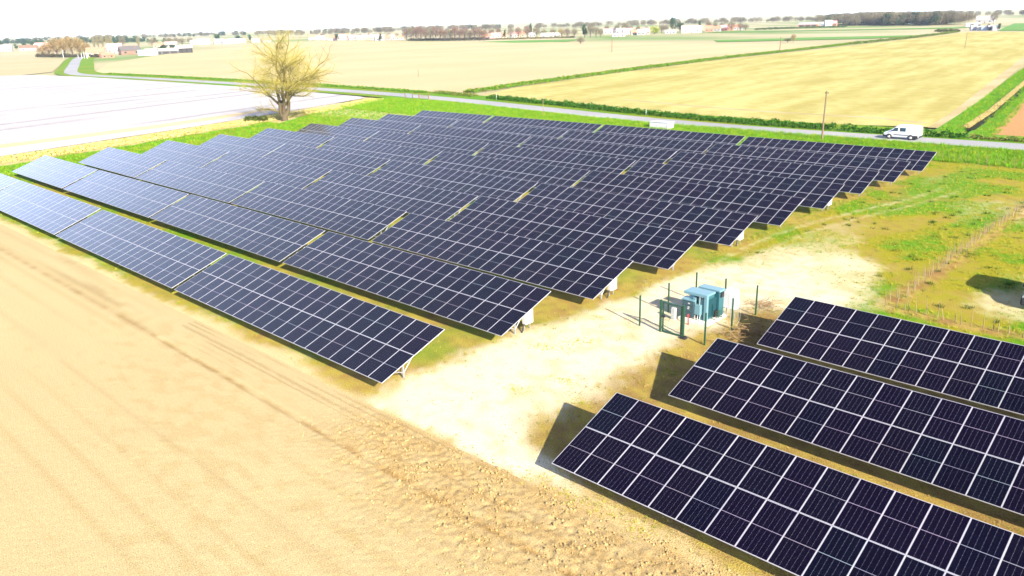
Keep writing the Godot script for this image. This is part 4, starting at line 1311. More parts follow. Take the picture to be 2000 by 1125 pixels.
func build_village() -> void:
	var protos := {}
	for k in 7:
		protos[k] = [far_tree(k, 900 + k), far_tree(k, 950 + k)]
	rng.seed = 606
	var names := ["bare_tree", "bare_tree", "evergreen_tree", "conifer", "leafy_tree", "bare_tree", "poplar"]
	for q in TREES:
		var p: Node3D = protos[q[0]][rng.randi() % 2]
		copy_of(p, names[q[0]], q[5], "tree", Vector3(q[1], -0.25, q[2]), rng.randf() * TAU, Vector3(q[4] * 0.1, q[3] * 0.1, q[4] * 0.1), q[6])
	for q in HOUSES:
		make_house(q)
	# the far woods, too dense to count
	var wood := []
	for q in [[-483, -1160, -302, -1024, 300, 15.0], [-1500, -900, -300, -1900, 240, 13.0], [-2600, -700, -1400, -1400, 220, 13.0], [-320, -1500, 300, -1400, 120, 14.0], [-2000, -500, -1300, -560, 90, 11.0]]:
		for k in int(q[4]):
			var f := rng.randf()
			var at := Vector3(lerpf(q[0], q[2], f) + rng.randfn(0, 14), -0.25, lerpf(q[1], q[3], f) + rng.randfn(0, 20))
			var h: float = q[5] * rng.randf_range(0.6, 1.15) * 0.1
			var g := rng.randf_range(0.75, 1.2)
			wood.append([Transform3D(Basis(Vector3.UP, rng.randf() * TAU).scaled(Vector3(h * 1.15, h, h * 1.15)), at), Color(g, g, g)])
	var crown: MeshInstance3D = protos[5][0].get_node("crown")
	var dark: MeshInstance3D = protos[2][1].get_node("crown")
	scatter("far_wood", crown.mesh, wood.slice(0, 700), "hazy belt of bare woodland on the horizon", "woodland")
	scatter("far_wood", dark.mesh, wood.slice(700) + wood.slice(0, 60), "scattered dark evergreens in the hazy woods on the horizon", "woodland")
	for k in protos:
		for p in protos[k]:
			p.free()
	# white poles and low hedges by the far bend
	for q in [[-686.0, -222.0, 5.5, "leftmost thin white pole, set apart from the others, at the far bend"], [-655.0, -222.0, 3.0, "shortest white pole before the dark hedge at the far bend"], [-648.0, -222.0, 4.2, "white pole right of the shortest one at the far bend"], [-637.0, -220.0, 5.0, "tall white pole second from the right at the far bend"], [-629.0, -219.0, 5.2, "tallest rightmost white pole beside the road at the far bend"]]:
		make_pole("white_pole", q[3], Vector3(q[0], -0.2, q[1]), q[2], 0.2, M.white, false)
	rng.seed = 99
	var sombre := [Color(0.05, 0.045, 0.04), Color(0.08, 0.06, 0.05), Color(0.06, 0.07, 0.03)]
	make_hedge("hedge", "dark hedge under the far grove at the road bend", [Vector2(-752, -224), Vector2(-700, -230), Vector2(-660, -238)], 3.0, 5.0, 30, sombre, 1.0)
	make_hedge("hedge", "dark undergrowth along the foot of the reddish tree belt", [Vector2(-703, -572), Vector2(-660, -581), Vector2(-600, -590)], 3.2, 6.0, 30, sombre, 1.1)
	make_hedge("hedge", "low clipped hedge in front of the middle houses", [Vector2(-600, -592), Vector2(-560, -622), Vector2(-535, -646)], 1.8, 4.0, 25, [Color(0.16, 0.13, 0.07), Color(0.10, 0.10, 0.04)], 0.9)
	make_hedge("hedge", "dark hedge line at the foot of the far wood", [Vector2(-470, -1060), Vector2(-415, -1080), Vector2(-360, -1040)], 2.6, 5.0, 25, sombre, 1.3)
	make_hedge("hedge", "dark bank at the left end of the cluttered yard", [Vector2(-224, -722), Vector2(-206, -716)], 2.4, 6.0, 50, [Color(0.06, 0.07, 0.02), Color(0.10, 0.09, 0.04)], 0.9)
	make_hedge("hedge", "green hedge before the right-hand skyline sheds", [Vector2(-470, -890), Vector2(-440, -950), Vector2(-400, -975)], 2.4, 5.0, 25, [Color(0.05, 0.10, 0.03), Color(0.10, 0.12, 0.05)], 1.0)

# ------------------------------------------------------------------ grass, weeds and clods
func tuft(blades: int, spread: float, high: float, wide: float, seed_no: int) -> ArrayMesh:
	var s := Shape.new()
	rng.seed = seed_no
	s.col = Color(1, 1, 1)
	for k in blades:
		var a := rng.randf() * TAU
		var o := Vector3(rng.randfn(0, spread), -0.02, rng.randfn(0, spread))
		var tip := o + Vector3(cos(a) * high * 0.6, high * rng.randf_range(0.6, 1.1), sin(a) * high * 0.6)
		var sd := Vector3(-sin(a), 0, cos(a)) * wide
		var nn := Vector3(cos(a) * 0.35, 0.9, sin(a) * 0.35).normalized()
		s.leaf(o - sd, o + sd, tip, nn)
	return s.mesh(M.leaf)

func spread_tufts(list: Array, n: int, x0: float, x1: float, z0: float, z1: float, keep: Callable, hues: Array, lo: float, hi: float) -> void:
	for k in n:
		var x := rng.randf_range(x0, x1)
		var z := rng.randf_range(z0, z1)
		if rng.randf() > keep.call(x, z):
			continue
		var c: Color = hues[rng.randi() % hues.size()]
		var sc := rng.randf_range(lo, hi)
		list.append([Transform3D(Basis(Vector3.UP, rng.randf() * TAU).scaled(Vector3(sc, sc * rng.randf_range(0.7, 1.3), sc)), Vector3(x, 0.0, z)), c * rng.randf_range(0.75, 1.2)])

func build_small_plants() -> void:
	var t1 := tuft(9, 0.07, 0.2, 0.012, 1)
	var t2 := tuft(12, 0.12, 0.34, 0.016, 2)
	var green := [Color(0.10, 0.26, 0.008), Color(0.13, 0.28, 0.01), Color(0.07, 0.20, 0.01), Color(0.22, 0.27, 0.02)]
	var mixed := [Color(0.24, 0.25, 0.02), Color(0.15, 0.27, 0.012), Color(0.34, 0.28, 0.05), Color(0.10, 0.22, 0.01), Color(0.28, 0.26, 0.03)]
	var dry := [Color(0.38, 0.29, 0.09), Color(0.27, 0.24, 0.03), Color(0.14, 0.17, 0.02), Color(0.25, 0.17, 0.07)]
	var list := []
	rng.seed = 501
	spread_tufts(list, 42000, -31.0, -2.0, -107.0, -44.0, func(x: float, z: float) -> float:
		return (1.0 - sand_amount(x, z)) * clampf(0.45 + n_mid.get_noise_2d(x, z) * 1.6, 0.05, 1.0), mixed, 0.4, 1.1)
	scatter("grass", t1, list, "patchy olive grass east of the rows", "grass")
	list = []
	for k in 330:
		var x := rng.randf_range(-29.0, -4.0)
		var z := rng.randf_range(-104.0, -51.0)
		if sand_amount(x, z) > 0.3 or rng.randf() < 0.45:
			continue
		for q in rng.randi_range(2, 6):
			var sc := rng.randf_range(0.4, 1.0)
			list.append([Transform3D(Basis(Vector3.UP, rng.randf() * TAU).scaled(Vector3(sc, sc * 0.8, sc)), Vector3(x + rng.randfn(0, 0.22), 0.0, z + rng.randfn(0, 0.14))), Color(0.05, 0.09, 0.012) * rng.randf_range(0.6, 1.2)])
	scatter("weed_clumps", t2, list, "dark coarse weed clumps dotted over the eastern grass", "weeds")
	list = []
	spread_tufts(list, 34000, -119.0, -30.5, -99.0, -20.9, func(x: float, z: float) -> float:
		return clampf(0.3 + sm(-35.0, -80.0, x) * 0.5 + n_mid.get_noise_2d(x, z), 0.05, 1.0), mixed, 0.4, 1.0)
	spread_tufts(list, 9000, -31.5, 4.0, -46.0, -20.8, func(x: float, z: float) -> float:
		return clampf((0.55 + n_mid.get_noise_2d(x, z)) * (1.0 - sand_amount(x, z) * 0.985), 0.0, 1.0), dry, 0.4, 0.9)
	var sprigs := [Color(0.34, 0.33, 0.015), Color(0.24, 0.30, 0.012), Color(0.40, 0.36, 0.03)]
	for q in [[-27.8, -32.6, 0.7], [-26.9, -33.4, 0.5], [-28.3, -31.2, 0.4], [-21.6, -25.8, 0.6], [-22.6, -27.2, 0.5], [-17.4, -20.6, 0.4], [-15.9, -20.9, 0.5], [-14.4, -20.8, 0.5], [-19.2, -21.0, 0.6], [-29.0, -37.0, 0.5], [-24.4, -28.6, 0.4], [-25.6, -26.4, 0.4], [-20.9, -32.9, 0.5], [-21.9, -34.6, 0.4]]:
		for k in 46:
			var sc := rng.randf_range(0.25, 0.6)
			list.append([Transform3D(Basis(Vector3.UP, rng.randf() * TAU).scaled(Vector3(sc, sc, sc)), Vector3(q[0] + rng.randfn(0, q[2]), 0.01, q[1] + rng.randfn(0, q[2] * 0.7))), sprigs[rng.randi() % 3]])
	scatter("grass", t1, list, "short rough grass between and under the solar tables", "grass")
	list = []
	spread_tufts(list, 52000, -165.0, 20.0, -127.0, -105.5, func(x: float, z: float) -> float:
		var d := 9.0
		var line := -119.2 - 0.0
		if x < -70.0:
			line = lerpf(-118.4, -132.0, sm(-70.0, -190.0, x)) - 0.6
		d = z - line
		return 1.0 if d > 0.3 and (x > west_edge(z)) else 0.0, green, 0.6, 1.5)
	spread_tufts(list, 16000, -160.0, -119.5, -106.0, -20.0, func(x: float, z: float) -> float:
		return 1.0 if x > west_edge(z) + 1.0 else 0.0, green, 0.5, 1.2)
	spread_tufts(list, 14000, -64.0, -31.0, -285.0, -129.0, func(x: float, z: float) -> float:
		var c := -36.0 + 0.155 * (z + 139.0)
		return 1.0 if absf(x - c) < 4.0 and absf(x - c) > 0.9 else 0.0, green, 0.8, 1.6)
	scatter("grass", t2, list, "bright green grass on the road verge and field margins", "grass")

	# clods of earth on the worked soil
	rng.seed = 700
	var s := Shape.new()
	var rings := []
	for j in 4:
		var ring := []
		var la := lerpf(-1.2, 1.2, j / 3.0)
		for k in 6:
			var w := TAU * (k + 0.5 * (j % 2)) / 6.0
			ring.append(Vector3(cos(w) * cos(la), sin(la) * 0.7, sin(w) * cos(la)) * rng.randf_range(0.75, 1.2))
		rings.append(ring)
	for j in 3:
		for k in 6:
			var q := (k + 1) % 6
			s.face(rings[j][k], rings[j + 1][k], rings[j][q])
			s.face(rings[j][q], rings[j + 1][k], rings[j + 1][q])
	for k in range(1, 5):
		s.face(rings[3][0], rings[3][k + 1], rings[3][k])
	var lump := s.mesh(M.clod)
	list = []
	for k in 150000:
		var x := rng.randf_range(-46.0, 2.0)
		var z := rng.randf_range(-21.0, -3.0)
		var rz := rough_zone(x, z)
		if rng.randf() > 0.02 + rz * clampf(0.45 + 1.5 * n_fine.get_noise_2d(x * 0.8, z * 0.8), 0.04, 1.0):
			continue
		var r := 0.010 + 0.044 * pow(rng.randf(), 6.0) * (0.5 + 0.5 * rz)
		var g := rng.randf_range(0.42, 0.78)
		list.append([Transform3D(Basis(Vector3(rng.randfn(0, 1), rng.randfn(0, 1), rng.randfn(0, 1)).normalized(), rng.randf() * TAU).scaled(Vector3(r * rng.randf_range(0.8, 1.5), r, r)), Vector3(x, fine_rise(x, z) + r * 0.5, z)), mixc(field_tint(x, z), Color(0.52, 0.37, 0.16), 0.3 + 0.6 * rz) * g])
	for k in 9000:
		var x := rng.randf_range(-31.0, -16.0)
		var z := rng.randf_range(-62.0, -20.6)
		if rng.randf() > sand_amount(x, z) * 0.7:
			continue
		var r := 0.012 + 0.035 * pow(rng.randf(), 4.0)
		list.append([Transform3D(Basis(Vector3.UP, rng.randf() * TAU).scaled(Vector3(r, r * 0.7, r)), Vector3(x, site_rise(x, z) + r * 0.3, z)), Color(0.36, 0.29, 0.17) * rng.randf_range(0.6, 1.1)])
	scatter("soil_clods", lump, list, "loose clods of dry earth on the worked soil", "soil")
const TREES := [
	[0, -745.2, -225.9, 9.9, 10.9, "first from the left, bare tan tree in the grove at the far left bend", "grove at the road bend"],
	[0, -734.5, -227.8, 12.7, 11.7, "second from the left, bare tan tree in the grove at the far left bend", "grove at the road bend"],
	[0, -723.1, -229.9, 15.4, 13.5, "third from the left, bare tan tree in the grove at the far left bend", "grove at the road bend"],
	[0, -712.0, -232.0, 15.7, 12.4, "fourth from the left, bare tan tree in the grove at the far left bend", "grove at the road bend"],
	[0, -701.0, -234.0, 16.9, 14.1, "fifth from the left, bare tan tree in the grove at the far left bend", "grove at the road bend"],
	[0, -690.3, -235.9, 14.8, 11.1, "sixth from the left, bare tan tree in the grove at the far left bend", "grove at the road bend"],
	[0, -681.9, -237.5, 11.9, 9.2, "seventh from the left, bare tan tree in the grove at the far left bend", "grove at the road bend"],
	[6, -874.4, -313.2, 15.0, 4.1, "first from the left, tall thin bare poplar behind the brick houses at far left", "poplars at far left"],
	[6, -866.1, -314.0, 16.7, 4.1, "second from the left, tall thin bare poplar behind the brick houses at far left", "poplars at far left"],
	[6, -856.8, -314.9, 17.4, 4.1, "third from the left, tall thin bare poplar behind the brick houses at far left", "poplars at far left"],
	[6, -847.6, -315.9, 16.4, 4.0, "fourth from the left, tall thin bare poplar behind the brick houses at far left", "poplars at far left"],
	[6, -840.6, -316.6, 15.4, 4.0, "fifth from the left, tall thin bare poplar behind the brick houses at far left", "poplars at far left"],
	[2, -1210.2, -337.4, 7.2, 6.5, "second from the left, small dark evergreen on the skyline at the far left edge", "evergreens at far left"],
	[2, -1154.0, -341.1, 9.9, 8.9, "fourth from the left, small dark evergreen on the skyline at the far left edge", "evergreens at far left"],
	[2, -1178.6, -354.4, 10.9, 9.9, "fifth from the left, small dark evergreen on the skyline at the far left edge", "evergreens at far left"],
	[2, -1155.6, -355.7, 9.2, 8.3, "sixth from the left, small dark evergreen on the skyline at the far left edge", "evergreens at far left"],
	[2, -1476.9, -392.4, 8.7, 7.9, "first from the left, small dark evergreen on the skyline at the far left edge", "evergreens at far left"],
	[2, -1272.9, -365.1, 7.6, 6.8, "third from the left, small dark evergreen on the skyline at the far left edge", "evergreens at far left"],
	[5, -1004.7, -391.7, 13.7, 8.2, "grey bare tree behind the far left houses", ""],
	[6, -880.6, -359.1, 13.3, 4.2, "thin dark pole-like poplar above the blue-grey container", ""],
	[2, -1053.8, -533.3, 12.8, 9.8, "round dark evergreen above the white gabled house at left", ""],
	[2, -1067.2, -589.0, 10.8, 8.5, "round dark evergreen just left of the big willow crown", ""],
	[2, -1313.7, -703.9, 7.6, 17.0, "flat-topped dark pine on the skyline left of the big willow", ""],
	[2, -855.5, -372.7, 4.7, 14.2, "first from the left, green bushy mass behind the open barn", "bushes behind the barn"],
	[2, -858.5, -384.8, 4.2, 12.0, "second from the left, green bushy mass behind the open barn", "bushes behind the barn"],
	[5, -981.2, -435.3, 10.9, 12.0, "second from the left, hazy bare tree behind the left-hand village", "bare trees behind the left village"],
	[5, -1027.8, -465.8, 10.0, 11.0, "third from the left, hazy bare tree behind the left-hand village", "bare trees behind the left village"],
	[5, -958.2, -407.2, 10.6, 11.6, "first from the left, hazy bare tree behind the left-hand village", "bare trees behind the left village"],
	[5, -1060.6, -499.2, 8.9, 9.8, "fifth from the left, hazy bare tree behind the left-hand village", "bare trees behind the left village"],
	[5, -1011.8, -465.6, 9.2, 10.1, "fourth from the left, hazy bare tree behind the left-hand village", "bare trees behind the left village"],
	[2, -886.7, -606.6, 8.9, 7.5, "first from the left, dark tree among the far pinkish houses", "dark trees among the pink houses"],
	[2, -781.9, -594.3, 8.7, 5.6, "second from the left, dark tree among the far pinkish houses", "dark trees among the pink houses"],
	[5, -994.7, -658.0, 9.8, 7.7, "first from the left, hazy grey tree behind the far pinkish houses", "grey trees behind the pink houses"],
	[5, -926.2, -648.2, 7.2, 8.4, "second from the left, hazy grey tree behind the far pinkish houses", "grey trees behind the pink houses"],
	[5, -906.2, -645.3, 9.1, 7.3, "third from the left, hazy grey tree behind the far pinkish houses", "grey trees behind the pink houses"],
	[5, -885.4, -642.3, 7.3, 6.6, "fourth from the left, hazy grey tree behind the far pinkish houses", "grey trees behind the pink houses"],
	[5, -862.6, -639.0, 8.5, 7.2, "fifth from the left, hazy grey tree behind the far pinkish houses", "grey trees behind the pink houses"],
	[5, -814.2, -632.1, 8.2, 6.9, "sixth from the left, hazy grey tree behind the far pinkish houses", "grey trees behind the pink houses"],
	[5, -796.1, -629.5, 8.0, 7.6, "seventh from the left, hazy grey tree behind the far pinkish houses", "grey trees behind the pink houses"],
	[1, -715.5, -578.9, 12.8, 10.4, "first from the left, bare tree in the long reddish belt by the bare field", "reddish belt of bare trees"],
	[5, -705.9, -577.9, 15.9, 8.3, "second from the left, bare tree in the long reddish belt by the bare field", "reddish belt of bare trees"],
	[1, -696.5, -576.8, 15.0, 9.5, "third from the left, bare tree in the long reddish belt by the bare field", "reddish belt of bare trees"],
	[1, -687.3, -575.8, 16.2, 8.7, "fourth from the left, bare tree in the long reddish belt by the bare field", "reddish belt of bare trees"],
	[1, -678.2, -574.8, 13.0, 8.2, "fifth from the left, bare tree in the long reddish belt by the bare field", "reddish belt of bare trees"],
	[5, -669.2, -573.8, 13.3, 9.5, "sixth from the left, bare tree in the long reddish belt by the bare field", "reddish belt of bare trees"],
	[1, -660.4, -572.8, 16.1, 8.1, "seventh from the left, bare tree in the long reddish belt by the bare field", "reddish belt of bare trees"],
	[1, -651.7, -571.8, 13.2, 8.8, "eighth from the left, bare tree in the long reddish belt by the bare field", "reddish belt of bare trees"],
	[1, -643.2, -570.9, 12.1, 8.8, "ninth from the left, bare tree in the long reddish belt by the bare field", "reddish belt of bare trees"],
	[5, -634.7, -570.0, 12.8, 8.0, "tenth from the left, bare tree in the long reddish belt by the bare field", "reddish belt of bare trees"],
	[1, -626.4, -569.0, 15.2, 8.6, "eleventh from the left, bare tree in the long reddish belt by the bare field", "reddish belt of bare trees"],
	[1, -618.3, -568.1, 12.4, 8.2, "twelfth from the left, bare tree in the long reddish belt by the bare field", "reddish belt of bare trees"],
	[1, -610.2, -567.2, 13.6, 9.4, "thirteenth from the left, bare tree in the long reddish belt by the bare field", "reddish belt of bare trees"],
	[5, -602.3, -566.4, 11.1, 7.8, "fourteenth from the left, bare tree in the long reddish belt by the bare field", "reddish belt of bare trees"],
	[1, -594.5, -565.5, 13.6, 7.6, "fifteenth from the left, bare tree in the long reddish belt by the bare field", "reddish belt of bare trees"],
	[1, -586.8, -564.6, 13.4, 7.2, "sixteenth from the left, bare tree in the long reddish belt by the bare field", "reddish belt of bare trees"],
	[1, -579.2, -563.8, 11.5, 8.6, "seventeenth from the left, bare tree in the long reddish belt by the bare field", "reddish belt of bare trees"],
	[1, -675.2, -668.7, 10.3, 9.1, "first from the left, bare tree among the houses in the middle of the skyline", "trees in the middle of the skyline"],
	[1, -661.1, -666.0, 11.9, 7.2, "second from the left, bare tree among the houses in the middle of the skyline", "trees in the middle of the skyline"],
	[2, -650.3, -663.9, 9.4, 5.3, "third from the left, bare tree among the houses in the middle of the skyline", "trees in the middle of the skyline"],
	[5, -637.8, -661.5, 11.1, 8.2, "fourth from the left, bare tree among the houses in the middle of the skyline", "trees in the middle of the skyline"],
	[1, -624.6, -658.9, 11.5, 9.2, "fifth from the left, bare tree among the houses in the middle of the skyline", "trees in the middle of the skyline"],
	[1, -608.2, -655.7, 12.5, 9.7, "sixth from the left, bare tree among the houses in the middle of the skyline", "trees in the middle of the skyline"],
	[5, -592.2, -652.6, 12.3, 9.5, "seventh from the left, bare tree among the houses in the middle of the skyline", "trees in the middle of the skyline"],
	[5, -580.1, -650.3, 8.9, 7.8, "eighth from the left, bare tree among the houses in the middle of the skyline", "trees in the middle of the skyline"],
	[5, -564.9, -647.4, 9.8, 7.6, "ninth from the left, bare tree among the houses in the middle of the skyline", "trees in the middle of the skyline"],
	[0, -551.8, -644.8, 9.7, 7.6, "tenth from the left, bare tree among the houses in the middle of the skyline", "trees in the middle of the skyline"],
	[1, -542.2, -643.0, 9.6, 7.5, "eleventh from the left, bare tree among the houses in the middle of the skyline", "trees in the middle of the skyline"],
	[5, -531.2, -640.8, 9.5, 7.4, "twelfth from the left, bare tree among the houses in the middle of the skyline", "trees in the middle of the skyline"],
	[2, -650.6, -706.6, 15.9, 5.5, "tall dark pine above the middle of the skyline", ""],
	[2, -522.9, -646.6, 14.3, 8.5, "dark green evergreen beside the olive bare trees, middle right", ""],
	[5, -514.6, -644.9, 13.1, 8.4, "first from the left, olive bare tree right of the dark evergreen, middle right", "olive trees right of the evergreen"],
	[5, -506.3, -643.3, 11.4, 7.3, "second from the left, olive bare tree right of the dark evergreen, middle right", "olive trees right of the evergreen"],
	[5, -499.7, -641.9, 9.3, 6.2, "third from the left, olive bare tree right of the dark evergreen, middle right", "olive trees right of the evergreen"],
	[5, -389.3, -476.6, 5.5, 6.6, "lone round bush standing in the bare field", ""],
	[4, -518.2, -759.1, 10.5, 11.7, "round yellow-green tree among the white houses", ""],
	[5, -644.5, -840.3, 10.1, 8.1, "first from the left, hazy grey tree behind the white houses at right", "grey trees behind the white houses"],
	[5, -623.0, -832.7, 10.6, 7.9, "second from the left, hazy grey tree behind the white houses at right", "grey trees behind the white houses"],
	[5, -606.4, -826.9, 12.4, 11.7, "third from the left, hazy grey tree behind the white houses at right", "grey trees behind the white houses"],
	[5, -595.3, -823.0, 9.7, 6.5, "fourth from the left, hazy grey tree behind the white houses at right", "grey trees behind the white houses"],
	[5, -581.5, -818.1, 8.9, 6.4, "fifth from the left, hazy grey tree behind the white houses at right", "grey trees behind the white houses"],
	[5, -566.1, -812.6, 8.2, 5.7, "sixth from the left, hazy grey tree behind the white houses at right", "grey trees behind the white houses"],
	[5, -538.5, -802.9, 9.8, 8.6, "seventh from the left, hazy grey tree behind the white houses at right", "grey trees behind the white houses"],
	[5, -531.4, -800.4, 9.8, 8.5, "eighth from the left, hazy grey tree behind the white houses at right", "grey trees behind the white houses"],
	[2, -554.2, -848.6, 18.7, 9.0, "tall irregular dark pine rising above the houses at right", ""],
	[2, -540.2, -843.1, 11.5, 12.1, "broad dark evergreen beside the tall irregular pine", ""],
	[1, -523.1, -877.7, 12.3, 7.8, "second from the left, hazy tree behind the brick houses at right", "trees behind the brick houses"],
	[2, -539.0, -884.6, 13.2, 5.9, "first from the left, hazy tree behind the brick houses at right", "trees behind the brick houses"],
	[5, -512.2, -873.0, 10.9, 7.7, "third from the left, hazy tree behind the brick houses at right", "trees behind the brick houses"],
	[5, -499.7, -867.6, 10.2, 8.9, "fourth from the left, hazy tree behind the brick houses at right", "trees behind the brick houses"],
	[5, -484.2, -860.8, 11.3, 11.3, "fifth from the left, hazy tree behind the brick houses at right", "trees behind the brick houses"],
	[5, -469.1, -854.2, 9.3, 9.9, "sixth from the left, hazy tree behind the brick houses at right", "trees behind the brick houses"],
	[5, -460.9, -850.7, 8.0, 7.4, "seventh from the left, hazy tree behind the brick houses at right", "trees behind the brick houses"],
	[0, -239.9, -504.2, 5.3, 3.9, "lone tan bush on the edge of the green crop", ""],
	[5, -243.8, -504.5, 2.8, 5.7, "low scrub beside the lone tan bush", ""],
	[3, -443.2, -1191.4, 17.0, 7.1, "first from the left, pointed conifer rising above the far wood at right", "conifers over the far wood"],
	[3, -425.8, -1177.1, 15.1, 6.3, "second from the left, pointed conifer rising above the far wood at right", "conifers over the far wood"],
	[5, -266.9, -1047.2, 13.7, 9.6, "hazy tree beside the white farmhouse at far right", ""],
	[2, -207.9, -755.5, 5.5, 3.5, "first from the left, dark bush in the cluttered yard at far right", "bushes in the yard at far right"],
	[2, -185.2, -745.1, 5.9, 2.9, "fourth from the left, dark bush in the cluttered yard at far right", "bushes in the yard at far right"],
	[2, -193.8, -749.1, 5.4, 3.0, "third from the left, dark bush in the cluttered yard at far right", "bushes in the yard at far right"],
	[2, -201.9, -752.7, 5.0, 3.0, "second from the left, dark bush in the cluttered yard at far right", "bushes in the yard at far right"],
]
